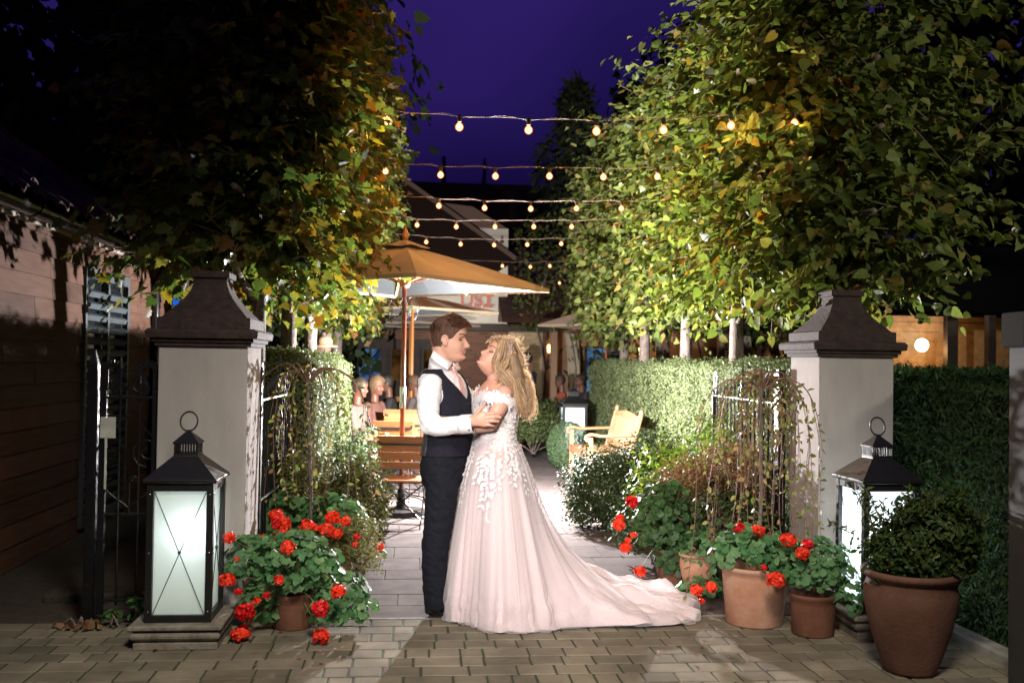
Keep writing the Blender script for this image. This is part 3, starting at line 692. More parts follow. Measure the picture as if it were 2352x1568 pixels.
def lantern(loc, rz, label, pm, power, col, hot=(.03, -.06, .50), group='large black lanterns with frosted panels'):
    t = thing('lantern', label, 'lantern', loc, rz, group); h = .195; Z = .735; bm = M_['black_metal']
    f = MB()
    for sx in (-1, 1):
        for sy in (-1, 1): f.box((sx*(h-.02), sy*(h-.02), Z/2), (.04, .04, Z))
    for z, d in ((.02, .04), (Z-.022, .044)):
        for s in (-1, 1): f.box((0, s*(h-.021), z), (2*h-.08, .036, d)); f.box((s*(h-.021), 0, z), (.036, 2*h-.08, d))
    f.box((0, 0, .006), (2*h-.05, 2*h-.05, .012))
    f.build('frame', bm, t, bevel=.002)
    def sq(r, z): return [(-r, -r, z), (r, -r, z), (r, r, z), (-r, r, z)]
    MB().rings([sq(.21, Z), sq(.215, Z+.004), sq(.215, Z+.018), sq(.075, Z+.132), sq(.075, Z+.136)]).build('roof', bm, t, bevel=.002)
    v = MB(); v.rings([sq(.072, Z+.136), sq(.072, Z+.148)]); v.rings([sq(.074, Z+.196), sq(.079, Z+.198), sq(.079, Z+.204), sq(.012, Z+.262), sq(.008, Z+.27)])
    for i in range(9):
        x = -.066+.0165*i
        for s in (-1, 1): v.box((x, s*.068, Z+.172), (.007, .006, .05)); v.box((s*.068, x, Z+.172), (.006, .007, .05))
    v.build('vent', bm, t)
    r_ = MB(); r_.tube([(.052*math.cos(a), .012*math.sin(a), Z+.315+.052*math.sin(a)) for a in [2*math.pi*i/28 for i in range(29)]], .0052, 7, cap=False); r_.build('ring', bm, t, smooth=True)
    for k in range(4):
        a = k*math.pi/2; m_ = Matrix.Rotation(a, 4, 'Z')
        pn = MB(); pn.box((0, -h+.030, Z/2), (2*h-.078, .005, Z-.078)); o = pn.build('panel', pm, t); o.matrix_local = m_
        c = MB(); y = -h+.014; x0 = h-.045; c.tube([(-x0, y, .045), (x0, y, Z-.05)], .0028, 6); c.tube([(x0, y-.004, .045), (-x0, y-.004, Z-.05)], .0028, 6)
        c.tube([(0, y-.010, Z*.5), (0, y+.006, Z*.5)], .009, 10)
        o = c.build('cross_rods', bm, t); o.matrix_local = m_
        s_ = MB()
        for sx in (-1, 1):
            for z in (.06, Z*.5, Z-.06): s_.ell((sx*(h-.02), -h-.001, z), (.006, .004, .006), 8, 6)
        o = s_.build('screws', M_['steel'], t, smooth=True); o.matrix_local = m_
    l = lamp('lantern_bulb', 'POINT', hot, power, col, shadow_soft_size=.02); l.parent = t
    return t
M_['steel'] = mat('steel', (.5, .5, .5), .25, 1.0)
def plinth(loc, label, s=1.0):
    h = .235
    def sq(r, z): return [(-r, -r, z), (r, -r, z), (r, r, z), (-r, r, z)]
    pr = [(h-.02, 0), (h-.02, .035), (h-.035, .038), (h-.035, .045), (h-.018, .05), (h-.008, .062), (h-.006, .075), (h-.014, .09), (h-.028, .096), (h-.002, .104), (h+.004, .108), (h+.004, .125), (h-.004, .130)]
    o = MB().rings([sq(r, z) for r, z in pr]).build('stone_plinth', M_['stone'], None, bevel=.004, loc=loc, rot=(0, 0, YAW)); tag(o, label, 'plinth', 'moulded stone plinths under the lanterns'); return o
LP1 = W(424, 1440, 5.44); LP1 = Vector((LP1.x, LP1.y, 0)); LP2 = G(1962, 1472); q = Matrix.Rotation(YAW, 3, 'Z')
LP2 = LP2 + q @ Vector((.245, .245, 0))
plinth(LP1, 'moulded stone plinth under the left lantern, geranium heads hanging at its side'); plinth(LP2, 'moulded stone plinth under the right lantern, partly hidden by the big urn')
lantern(LP1+Vector((0, 0, .128)), YAW, 'big black lantern with dim greenish frosted panels on plinth before left pillar', frosted('frosted_dim', (.78, .88, .70), .24, .25), 5.5, (.9, .96, 1.0), (.05, -.085, .47)).scale = (.88, .88, 1)
lantern(LP2+Vector((0, 0, .131)), YAW+R(3), 'big black lantern glowing bluish white behind the potted bush before right pillar', frosted('frosted_bright', (.80, .90, 1.0), 1.15, .22), 22, (.9, .96, 1.0), (0, 0, .42)).scale = (.88, .88, 1)
FL = W(1316, 985, 15.8)
lantern(Vector((FL.x, FL.y, .13)), YAW, 'small far lantern glowing white above the shrubs left of the slatted bench', frosted('frosted_far', (.85, .95, 1.0), 1.3), 1.5, (.9, .96, 1.0), (0, 0, .42)).scale = (1, 1, 1)
o = MB().rings([[(-r, -r, z), (r, -r, z), (r, r, z), (-r, r, z)] for r, z in ((.24, 0), (.24, .10), (.25, .11), (.25, .13))]).build('stone_plinth', M_['stone'], None, loc=(FL.x, FL.y, 0), rot=(0, 0, YAW)); tag(o, 'stone block under the small far lantern, hidden among shrubs', 'plinth')
for px, py, D_ in ((1408, 832, 19.5),):
    p = W(px, py, D_); lo = lantern(Vector((p.x, p.y, 1.25)), YAW, 'distant square lantern box glowing behind the red umbrella pole on right', frosted('frosted_box', (.8, 1, .9), .9), .6, (.9, 1, .95)); lo.scale = (.9, .9, .5)
    o = MB().lathe([(.2, 0), (.05, .04), (.05, 1.18), (.2, 1.2), (.2, 1.25)], 12).build('lantern_table', M_['dark_timber'], None, loc=(p.x, p.y, 0)); tag(o, 'dark pedestal carrying the distant square lantern box', 'pedestal')
# ================================================================ iron gates
def spiral(c, r, turns, s, ax, n=26, y=0):
    pts = []
    for i in range(n+1):
        k = i/n; a = ax + s*turns*2*math.pi*k; rr = r*(1-.8*k); pts.append((c[0]+rr*math.cos(a), y, c[1]+rr*math.sin(a)))
    return pts
def gate(loc, rz, L_, label, H=1.27, tall=True, group='black wrought iron gates'):
    t = thing('iron_gate', label, 'gate', loc, rz, group); im = M_['iron']
    for x in (.02, L_-.02):
        s = MB(); s.box((x, 0, (H+.02)/2+.03), (.036, .036, H-.02)); s.build('stile', im, t, bevel=.003)
        sg = -1 if x > .1 else 1; w_ = .042
        pts = [(x, 0, H), (x-sg*.0, 0, H+.14)] + [(x+sg*(.045-.045*math.cos(a)), 0, H+.14+.045*math.sin(a)) for a in [R(20*k) for k in range(1, 11)]] + [(x+sg*.075, 0, H+.09), (x+sg*.055, 0, H+.05), (x+sg*.065, 0, H+.01)]
        sc_ = MB()
        for a, b in zip(pts[:-1], pts[1:]): sc_.bar(a, b, w_, .007, up=(0, 1, 0))
        sc_.build('scroll_top', im, t)
    r_ = MB()
    for z in (H-.01, .62, .13): r_.box((L_/2, 0, z), (L_-.074, .034, .014))
    r_.build('rail', im, t, bevel=.002)
    n = int(L_/.105)
    for i in range(1, n):
        x = L_*i/n; m_ = 1-abs(2*i/n-1); top = H+.06+.10*(m_**1.5)+(.09 if i == n//2 else 0)
        b = MB(); b.tube([(x, 0, .10), (x, 0, top-.06)], .0075, 6); b.tube([(x, 0, top-.06), (x, 0, top-.045), (x, 0, top+.03)], [.007, .013, .001], 6); b.build('bar', im, t)
        if i % 2 == 0:
            c = MB(); c.tube([(x-.05, 0, .62), (x-.05, 0, .80)], .006, 5); c.tube(spiral((x-.028, .82), .024, 1.3, -1, math.pi), .005, 5); c.build('scroll', im, t)
    c = MB()
    xc = L_*.5
    for s in (-1, 1):
        c.tube(spiral((xc+s*.06, H+.06), .055, 1.4, s, math.pi/2), .006, 5)
        c.tube(spiral((xc+s*.10, .98), .09, 1.5, -s, -math.pi/2), .006, 5)
        c.tube(catmull([(xc, 0, .66), (xc+s*.14, 0, .78), (xc+s*.19, 0, .95), (xc+s*.1, 0, 1.1), (xc, 0, 1.2)], 6), .006, 5)
    c.build('scrollwork', im, t)
    return t
gl = gate(C(-.985, 6.44), R(90)+YAW-R(1), 1.72, 'left wrought iron gate swung open against the left hedge, edge on')
gr = gate(C(2.56, 6.84), R(90)+YAW-R(2), 1.74, 'right wrought iron gate swung open behind the weeping tree, bars lit bluish')
gs = gate(C(-1.80, 5.93), YAW, .33, 'narrow dark side gate between the timber building and left pillar', H=1.30)
mb = MB(); mb.box((0, 0, .74), (.055, .055, 1.48)); mb.rings([[(-r, -r, z), (r, -r, z), (r, r, z), (-r, r, z)] for r, z in ((.0275, 1.48), (.008, 1.56))]); gp = mb.build('gate_post', M_['iron'], None, loc=C(-1.84, 5.93), rot=(0, 0, YAW), bevel=.003); tag(gp, 'slim dark iron post carrying the narrow side gate at left', 'post')
mb = MB(); mb.box((.0, 0, 0), (.085, .004, .12)); mb.box((-.01, 0, -.2), (.012, .004, .3)); o = mb.build('pale_sheet', mat('paper', (.45, .46, .40), .8, var=.2), None, loc=C(-1.74, 5.88, 1.12), rot=(0, 0, YAW)); tag(o, 'small pale sheet hanging on the dark side gate', 'notice')  # pale plate with a thin strip below it
# hinge post plates on pillars
for gg, lab in ((gl, 'left'), (gr, 'right')):
    mb = MB(); mb.box((.0, .0, .75), (.055, .055, 1.5)); o = mb.build('hinge_post', M_['iron'], None, loc=(gg.location.x, gg.location.y, 0), rot=(0, 0, YAW)); o.location = Vector(gg.location)+Vector((math.sin(YAW)*.045, -.045, 0)); tag(o, 'black hinge post of the %s open gate against its pillar' % lab, 'post')
# ================================================================ garden umbrellas
def fabric(name, col, trans=.25):
    m, nt, o = _nodes(name); L = nt.links.new
    t = nt.nodes.new('ShaderNodeTexCoord'); n = nt.nodes.new('ShaderNodeTexNoise'); n.inputs['Scale'].default_value = 2.5; n.inputs['Detail'].default_value = 6; L(t.outputs['Object'], n.inputs[0])
    r = nt.nodes.new('ShaderNodeValToRGB'); r.color_ramp.elements[0].position = .3; r.color_ramp.elements[0].color = (*(c*.82 for c in col), 1); r.color_ramp.elements[1].position = .7; r.color_ramp.elements[1].color = (*col, 1); L(n.outputs[0], r.inputs[0])
    b = nt.nodes.new('ShaderNodeBsdfPrincipled'); b.inputs['Roughness'].default_value = .8; b.inputs['Sheen Weight'].default_value = .2; L(r.outputs[0], b.inputs['Base Color'])
    tr = nt.nodes.new('ShaderNodeBsdfTranslucent'); L(r.outputs[0], tr.inputs[0]); ms = nt.nodes.new('ShaderNodeMixShader'); ms.inputs[0].default_value = trans
    L(b.outputs[0], ms.inputs[1]); L(tr.outputs[0], ms.inputs[2]); L(ms.outputs[0], o.inputs[0]); return m
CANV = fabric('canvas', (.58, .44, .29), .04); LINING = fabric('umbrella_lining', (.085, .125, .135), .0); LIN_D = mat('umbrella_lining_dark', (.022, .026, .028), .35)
def umbrella(loc, rz, rad, ze, za, label, polem, ribm, lin=None, group='square garden umbrellas', pole_r=.024):
    t = thing('garden_umbrella', label, 'umbrella', loc, rz, group); n = 10
    corners = [(rad*math.cos(R(90*k)), rad*math.sin(R(90*k))) for k in range(4)]
    c = MB(); rings = []
    for i in range(n+1):
        s = i/n; ring = []
        for k in range(4):
            for j in range(8):
                f = j/8; x = corners[k][0]*(1-f)+corners[(k+1) % 4][0]*f; y = corners[k][1]*(1-f)+corners[(k+1) % 4][1]*f
                fm = abs(f-.5); sag = -.020*math.sin(math.pi*s)*(math.sin(2*math.pi*f)**2)*1.6; inw = 1-.030*s*math.sin(2*math.pi*f)**2
                ring.append((x*s*inw+1e-3*math.cos(j), y*s*inw, za-(za-ze)*s+sag + .02*math.sin(math.pi*s)))
        rings.append(ring)
    c.rings(rings, cap=False)
    ro = rings[-1]; c.rings([ro, [(p[0]*1.002, p[1]*1.002, p[2]-.035) for p in ro]], cap=False)
    c.build('canopy', CANV, t, smooth=False, solid=.004)
    ln_ = MB(); ln_.rings([[(p[0]*.992, p[1]*.992, p[2]-.014) for p in r_] for r_ in rings], cap=False); ln_.build('lining', lin or LINING, t)
    vt = MB(); vr = []
    for i in range(5):
        s = i/4; vr.append([(p[0]/max(1e-6, 1)*.0+corner_pt(corners, q_)[0]*.17*s, corner_pt(corners, q_)[1]*.17*s, za+.055-.075*s+.01*math.sin(q_*8*math.pi)*s) for q_, p in [(k/32, (0, 0)) for k in range(32)]])
    vt.rings(vr, cap=False); vt.build('vent', CANV, t, solid=.004)
    MB().lathe([(.012, 0), (.028, .01), (.034, .04), (.028, .075), (.012, .12), (.004, .15)], 14, (0, 0, za+.05)).build('finial', ribm, t, smooth=True)
    p = MB(); p.tube([(0, 0, .02), (0, 0, za+.04)], pole_r, 14); p.build('pole', polem, t, smooth=True)
    MB().lathe([(pole_r+.004, 1.05), (pole_r+.006, 1.055), (pole_r+.006, 1.26), (pole_r+.004, 1.265)], 14).build('collar', M_['steel'], t, smooth=True)
    MB().lathe([(.04, ze-.02), (.055, ze), (.055, ze+.05), (.03, ze+.07)], 12).build('hub', ribm, t)
    for k in range(8):
        a = R(45*k); rr_ = rad if k % 2 == 0 else rad*.7071; e = (math.cos(a)*rr_*.98, math.sin(a)*rr_*.98, ze+.0)
        m_ = (math.cos(a)*rr_*.45, math.sin(a)*rr_*.45, za-(za-ze)*.45-.03)
        MB().bar((0, 0, za-.03), (e[0], e[1], ze-.012), .02, .026).build('rib', ribm, t)
        MB().bar((math.cos(a)*.04, math.sin(a)*.04, ze+.03), m_, .014, .02).build('strut', ribm, t)
    MB().lathe([(.24, 0), (.24, .05), (.05, .06), (.035, .25)], 20).build('base', M_['black_metal'], t)
    return t
def corner_pt(c, q_):
    k = int(q_*4) % 4; f = q_*4-int(q_*4); return (c[k][0]*(1-f)+c[(k+1) % 4][0]*f, c[k][1]*(1-f)+c[(k+1) % 4][1]*f)
teakr = mat('teak_rib', (.50, .22, .09), .45)
p = W(925, 900, 9.9); umbrella((p.x, p.y, 0), R(10), 1.47, 2.27, 2.67, 'nearest cream umbrella with glossy mahogany pole and open underside', M_['mahogany'], teakr, lin=LIN_D)
p = W(945, 900, 15.5); umbrella((p.x, p.y, 0), R(4), 1.34, 2.30, 2.53, 'second umbrella with orange teak pole, behind the nearest one', mat('orange_teak', (.60, .25, .08), .4), teakr)
p = W(940, 900, 19.0); umbrella((p.x, p.y, 0), R(12), 1.35, 2.22, 2.50, 'third umbrella in the row, mostly hidden behind the second', bpy.data.materials['orange_teak'], teakr)
p = W(1391, 900, 18.5); umbrella((p.x, p.y, 0), R(2), 1.28, 2.22, 2.58, 'umbrella with thin red pole under the right lime trees', mat('red_pole', (.45, .09, .03), .5), teakr, pole_r=.018)
# cable loops hanging under the nearest umbrella
mb = MB(); p = W(930, 720, 9.86); rr = random.Random(2)
for k in range(5):
    w1, h1 = rr.uniform(.05, .12), rr.uniform(.12, .26); cx = rr.uniform(-.06, .12)
    mb.tube([(p.x+cx+w1*math.cos(a), p.y+.03*math.sin(a+k), 2.16-h1/2+h1/2*math.sin(a)+.0*k) for a in [2*math.pi*i/18 for i in range(19)]], .0025, 5, cap=False)
o = mb.build('loose_cable', mat('cable', (.08, .07, .06), .5), None, smooth=True); tag(o, 'tangle of thin cable loops hanging round the nearest umbrella pole', 'cable')
# ================================================================ folding chairs, table
def chair(loc, rz, label, group='folding chairs with wooden slats'):
    """local: backrest at y=-.2 (towards camera at rz 0), seat in front of it (+y)"""
    t = thing('folding_chair', label, 'chair', loc, rz, group); bm = M_['black_metal']
    seat = MB()
    for i in range(5): seat.box((0, -.15+i*.085, .445), (.42, .072, .018))
    seat.build('seat', M_['teak'], t, bevel=.003)
    back = MB()
    for i, (z, h) in enumerate(((.60, .065), (.69, .075), (.765, .06), (.835, .085))): back.box((0, -.215-.035*(z-.55)/.3, z), (.42 if i < 3 else .44, .016, h), (R(8), 0, 0))
    back.build('backrest', M_['teak'], t, bevel=.003)
    for s in (-1, 1):
        l = MB(); l.bar((s*.195, -.245, .83), (s*.195, -.19, .45), .012, .024); l.bar((s*.195, -.19, .45), (s*.195, .20, .0), .010, .022); l.build('leg', bm, t)
        l = MB(); l.bar((s*.180, .19, .44), (s*.180, -.22, .0), .010, .022); l.build('leg', bm, t)
    f = MB(); f.box((0, -.252, .80), (.40, .010, .022)); f.box((0, .19, .435), (.38, .012, .02)); f.box((0, -.16, .435), (.38, .012, .02))
    for y, z in ((.16, .04), (-.18, .04)): f.tube([(-.19, y, z), (.19, y, z)], .005, 6)
    f.bar((-.18, -.19, .09), (.18, -.01, .40), .006, .012); f.bar((.18, -.20, .09), (-.18, -.02, .40), .006, .012)
    f.build('frame', bm, t)
    for z, y in ((.16, -.14), (.27, -.05)):
        MB().tube([(.19*math.cos(a), y, z-.04+.06*math.sin(a)) for a in [math.pi*i/12 for i in range(13)]], .006, 6).build('arch', bm, t)
    for s in (-1, 1):
        b = MB()
        for z in (.60, .69, .765): b.ell((s*.195, -.236-.03*(z-.55)/.3, z), (.006, .004, .006), 8, 6)
        b.build('rivets', M_['steel'], t)
    return t
def cp(px, py, D_): p = W(px, py, D_); return Vector((p.x, p.y, 0))
chair(cp(930, 1000, 9.25), R(-2), 'nearest folding slat chair, full backrest seen behind the groom').scale = (1, 1, .96)
chair(cp(902, 1000, 10.9), R(8), 'folding slat chair left of the umbrella pole, beyond the table')
chair(cp(935, 1000, 11.4), R(-4), 'folding slat chair just beyond the table, behind the umbrella pole')
chair(cp(920, 1000, 13.4), R(4), 'folding slat chair with wide plain top slat, farther along the row')
chair(cp(905, 1000, 17.5), R(180), 'farthest folding slat chair beside the seated guests')
chair(cp(938, 1000, 12.4), R(-1), 'folding slat chair in the middle of the row, showing only its top slats')
tt = thing('garden_table', 'square slatted teak table with black folding base under the nearest umbrella', 'table', cp(925, 1000, 9.95), R(2))
mb = MB()
for i in range(8): mb.box((-.36+i*.103, 0, .742), (.095, .72, .022)) if not (3 <= i <= 4) else (mb.box((-.36+i*.103, -.2, .742), (.095, .32, .022)), mb.box((-.36+i*.103, .2, .742), (.095, .32, .022)))
mb.build('tabletop', M_['teak'], tt, bevel=.003)
mb = MB(); mb.box((-.40, 0, .715), (.012, .70, .05)); mb.box((.40, 0, .715), (.012, .70, .05)); mb.box((0, -.34, .715), (.79, .012, .05)); mb.box((0, .34, .715), (.79, .012, .05)); mb.build('apron', M_['teak'], tt)
for s in (-1, 1):
    mb = MB(); mb.bar((s*.34, -.3, .71), (s*.34, .3, 0), .01, .022); mb.build('leg', M_['black_metal'], tt)
    mb = MB(); mb.bar((s*.33, .3, .71), (s*.33, -.3, 0), .01, .022); mb.build('leg', M_['black_metal'], tt)
mb = MB()
for y in (-.2, .2): mb.tube([(.33*math.cos(a), y, .12+.10*math.sin(a)) for a in [math.pi*i/12 for i in range(13)]], .006, 6)
mb.build('brace', M_['black_metal'], tt)
p = W(957, 965, 10.0); mb = MB(); mb.lathe([(.028, 0), (.03, .01), (.03, .09), (.024, .10), (.012, .10)], 14); o = mb.build('table_candle', mat('white_cup', (.8, .8, .8), .4), None, smooth=True, loc=(p.x+.06, p.y, .753)); tag(o, 'small white candle cup on the table by the umbrella pole', 'candle')
# arbour like dark timber step with chair standing
# ================================================================ slatted bench
def bench(loc, rz, label):
    t = thing('garden_bench', label, 'bench', loc, rz); L_ = 1.45; tm = M_['teak_light']
    for s in (-1, 1):
        l = MB(); l.bar((s*(L_/2-.03), .23, 0), (s*(L_/2-.03), .23, .44), .06, .06); l.bar((s*(L_/2-.03), .23, .42), (s*(L_/2-.03), .36, .90), .06, .05); l.ell((s*(L_/2-.03), .368, .92), (.03, .028, .05), 10, 8); l.build('leg', tm, t, bevel=.006)
        l = MB(); l.bar((s*(L_/2-.03), -.25, 0), (s*(L_/2-.03), -.25, .63), .06, .055); l.build('leg', tm, t, bevel=.006)
        a = MB(); pts = catmull([(s*(L_/2-.03), .30, .66), (s*(L_/2-.03), .12, .655), (s*(L_/2-.03), -.1, .645), (s*(L_/2-.03), -.24, .665), (s*(L_/2-.03), -.30, .64), (s*(L_/2-.03), -.30, .60), (s*(L_/2-.03), -.275, .585)], 4); a.tube(pts, [(.035, .02)]*len(pts), 10); a.build('arm', tm, t, smooth=True)
    se = MB()
    for i in range(6): se.box((0, -.24+i*.09, .43+.0*i), (L_-.1, .075, .02))
    se.box((0, -.26, .38), (L_-.12, .03, .07)); se.build('seat', tm, t, bevel=.004)
    b = MB(); n = 16
    for i in range(n): x = -L_/2+.1+(L_-.2)*i/(n-1); b.bar((x, .245, .46), (x, .335, .84), .044, .012)
    b.bar((-L_/2+.06, .245, .50), (L_/2-.06, .245, .50), .03, .05)
    top = []; 
    pts = [(-L_/2+.05+(L_-.1)*k/16, .345, .84+.055*math.sin(math.pi*k/16)) for k in range(17)]
    b.rings([[(p[0], p[1]-.014, .79), (p[0], p[1]+.014, .79), (p[0], p[1]+.016, p[2]+.03), (p[0], p[1]-.012, p[2]+.03)] for p in pts])
    b.build('backrest', tm, t, bevel=.003); return t
pb = W(1378, 1000, 12.7)
bench((pb.x, pb.y, 0), R(-90)+R(6), 'pale orange slatted wooden bench standing against the right hedge')
# ================================================================ festoon strings
def bulbmat():
    m, nt, o = _nodes('bulb_glow'); e = nt.nodes.new('ShaderNodeEmission'); lw = nt.nodes.new('ShaderNodeLayerWeight'); lw.inputs[0].default_value = .45
    r = nt.nodes.new('ShaderNodeValToRGB'); r.color_ramp.elements[0].position = .12; r.color_ramp.elements[0].color = (1, .66, .30, 1); r.color_ramp.elements[1].position = .55; r.color_ramp.elements[1].color = (.55, .12, .012, 1)
    nt.links.new(lw.outputs['Facing'], r.inputs[0]); nt.links.new(r.outputs[0], e.inputs[0]); e.inputs[1].default_value = 3.2; nt.links.new(e.outputs[0], o.inputs[0]); return m
BULB = bulbmat(); SOCK = mat('socket', (.05, .03, .02), .5)
WIRE = mat('festoon_wire', (.24, .17, .12), .45)
def festoon(D_, bulbs, x0, x1, ywire, label, P_=12.0, slack=2.2):
    t = thing('string_lights', label, 'string lights', W(1176, ywire, D_), 0, 'festoon strings across the path'); o0 = Vector(t.location)
    pts = []
    pxs = sorted([x0, x1]+[b[0] for b in bulbs]); bm = dict(bulbs)
    for i in range(len(pxs)):
        px = pxs[i]; py = bm.get(px); 
        if py is None:
            near = min(bulbs, key=lambda b: abs(b[0]-px)); py = near[1] - (4 if px < near[0] else 2)
        pts.append((px, py))
    off = 26*7.28/D_*1.0
    line = []
    for (a, b) in zip(pts[:-1], pts[1:]):
        for k in range(6):
            f = k/6; line.append(W(a[0]*(1-f)+b[0]*f, a[1]*(1-f)+b[1]*f - off - (0 if k else -3*7.28/D_) + .8*math.sin(f*math.pi*2), D_)-o0)
    line.append(W(pts[-1][0], pts[-1][1]-off, D_)-o0)
    wr = MB(); wr.tube(line, .0025, 6); wr.tube([p+Vector((0, .006, .008*math.sin(i*1.3)+.004)) for i, p in enumerate(line)], .0015, 5); wr.build('wire', WIRE, t, smooth=True)
    for px, py in bulbs:
        c = W(px, py, D_)-o0; r_ = .031
        b = MB(); b.lathe([(.004, -r_), (r_*.5, -r_*.87), (r_*.87, -r_*.5), (r_, .0), (r_*.87, r_*.5), (r_*.55, r_*.85), (.012, r_*1.1)], 14, c); bo = b.build('bulb', BULB, t, smooth=True)
        MB().lathe([(.013, r_*1.3), (.017, r_*1.4), (.017, r_*2.6), (.010, r_*2.9)], 10, c).build('socket', SOCK, bo)
        l = lamp('bulb_light', 'POINT', c+Vector((0, 0, -.03)), P_, (1, .46, .12), shadow_soft_size=.03); l.parent = t
    return t
festoon(7.28, [(892, 281), (1055, 292), (1214, 299), (1370, 302), (1524, 299), (1679, 289), (1825, 284)], 640, 1990, 270, 'nearest festoon string, seven big bulbs highest over the couple', 12)
festoon(9.15, [(885, 394), (1012, 402), (1138, 405), (1262, 405), (1386, 407), (1510, 406), (1636, 396)], 640, 1740, 385, 'second festoon string from the front across the path')
festoon(10.9, [(905, 466), (1008, 473), (1113, 478), (1219, 480), (1324, 479), (1427, 479)], 700, 1560, 460, 'third festoon string, just above the nearest umbrella')
festoon(12.85, [(868, 508), (958, 517), (1048, 521), (1137, 521), (1226, 521), (1313, 521)], 780, 1400, 505, 'fourth festoon string, level with the umbrella finial', 5)
festoon(14.7, [(899, 549), (979, 556), (1058, 561), (1135, 563), (1211, 562), (1289, 560)], 800, 1380, 547, 'fifth festoon string, running behind the umbrella top', 3)
festoon(18.4, [(1154, 611), (1218, 613), (1263, 611)], 1010, 1310, 602, 'sixth festoon string, short run right of the umbrella slope', 3)
festoon(21.0, [(1204, 672), (1285, 650)], 1100, 1330, 650, 'seventh festoon string, two dots above the far ivy', 2)
festoon(23.0, [(1209, 679), (1283, 672), (1291, 677)], 1150, 1330, 665, 'farthest festoon string, tight cluster of small dots by the right leaves', 2)
# ================================================================ pots, geraniums, shrubs
TERRA = mat('terracotta', (.42, .19, .11), .8, col2=(.55, .32, .22), vscale=5, bump=.25, bscale=60)
TERRA_D = mat('terracotta_dark', (.13, .044, .022), .75, col2=(.19, .085, .05), vscale=4, bump=.3, bscale=50)
GER = leafmat('geranium_leaf', [(.05, .14, .05), (.09, .20, .08), (.14, .25, .10)], .2, .5)
REDP = mat('red_petal', (.85, .045, .016), .5, island=.4, spec=.3); REDP2 = mat('deep_red_petal', (.68, .012, .014), .5, island=.35, spec=.3)
STEM = mat('stem', (.10, .16, .05), .6)
def pot_mb(r, h, rim=.03, taper=.72, big=False):
    if big: pr = [(.0, .0), (r*.52, 0), (r*.56, .02), (r*.62, h*.12), (r*.82, h*.40), (r*.95, h*.66), (r*.965, h*.80), (r*.90, h*.90), (r*.93, h*.925), (r*1.02, h*.94), (r*1.03, h*.985), (r*.98, h), (r*.88, h*.99), (r*.86, h*.90), (.01, h*.88)]
    else: pr = [(.0, 0), (r*taper, 0), (r*taper+.006, .01), (r*.94, h-rim-.03), (r*.945, h-rim-.012), (r*.98, h-rim-.006), (r*.98, h-rim), (r*1.03, h-rim+.006), (r*1.05, h-.006), (r*1.03, h), (r*.93, h), (r*.90, h-.05), (.01, h-.06)]
    return MB().lathe(pr, 40)
def blob_points(n, rx, ry, rz, rr, low=-.35, shell=.55, seed=1.0, lump=.22):
    v = rr.normal(0, 1, (n, 3)); v /= np.linalg.norm(v, axis=1)[:, None]; v = v[v[:, 2] > low]
    r = rr.uniform(shell, 1, len(v))**.6
    l = np.array([1+lump*nz3(p, 1.9, seed)+lump*.5*nz3(p, 5, seed) for p in v]); P = v*r[:, None]*l[:, None]*[rx, ry, rz]; return P, v
def flower_head(parent, c, r, m, rr, name='flower_head'):
    n = int(26*(r/.03)**1.6)+6; v = rr.normal(0, 1, (n, 3)); v[:, 2] = v[:, 2]*.8+.25; v /= np.linalg.norm(v, axis=1)[:, None]
    base = np.array(c)+v*(r*rr.uniform(.30, .72, n))[:, None]*[1, 1, .85]; P = []; N = []; D_ = []
    for b, d in zip(base, v):
        a = np.cross(d, [.3, .5, .8]); a /= np.linalg.norm(a); b2 = np.cross(d, a)
        for k in range(5):
            an = 2*math.pi*k/5+rr.uniform(0, 1); e = a*math.cos(an)+b2*math.sin(an); P.append(b+d*r*.22); D_.append(e+d*rr.uniform(.1, .5)); N.append(d-e*.2+rr.normal(0, .15, 3))
    return leaf_mesh(name, m, parent, P, N, D_, rr.uniform(.75, 1.1, len(P))*min(.019, r*.6), 'petal', .15)
def geranium(loc, label, pot=None, fol=None, flowers=(), seed=1, leaf=.055, n=420, fm=None, gm=None, group=None, cat='potted geranium', name='potted_geranium', lowr=-.5):
    t = thing(name, label, cat, loc, 0, group); rr = np.random.default_rng(seed); L0 = Vector(loc)
    if pot: pot_mb(pot[0], pot[1], big=pot[3] if len(pot) > 3 else False, taper=pot[4] if len(pot) > 4 else .72).build('pot', pot[2], t, smooth=True)
    if fol:
        P, v = [], []
        for (cx, cy, cz, rx, ry, rz, k) in fol:
            p_, v_ = blob_points(k, rx, ry, rz, rr, low=lowr, seed=seed); P.append(p_+[cx, cy, cz]); v.append(v_)
        P = np.concatenate(P); v = np.concatenate(v); P[:, 2] = np.maximum(P[:, 2], .02)
        leaf_mesh('foliage', gm or GER, t, P, v+[0, -.25, .5], v*.6+rr.normal(0, .5, v.shape)+[0, 0, -.3], rr.uniform(.7, 1.15, len(P))*leaf, 'geranium', .3)
        st = MB()
        for i in range(0, len(P), 14):
            a = Vector(P[i]); b = Vector((fol[0][0]*.8, fol[0][1]*.8, max(.05, fol[0][2]-fol[0][5]*.6))); st.tube([b, (a+b)/2+Vector((0, 0, .03)), a], [.004, .003, .002], 4, cap=False)
        st.build('stem', STEM, t)
    cen = Vector((fol[0][0], fol[0][1], fol[0][2])) if fol else Vector()
    for (px, py, r, D_) in flowers:
        c = W(px, py, D_)-L0; rm = r*D_/FPX
        m = REDP2 if (int(px*7+py) % 3 == 0) else REDP
        f = flower_head(t, c, rm*1.0, fm or m, rr)
        s = MB(); s.tube([cen*.6+c*.4+Vector((0, 0, -.05)), cen*.25+c*.75+Vector((0, 0, -.01)), c], [.003, .0025, .002], 5); s.build('flower_stalk', STEM, f)
    return t
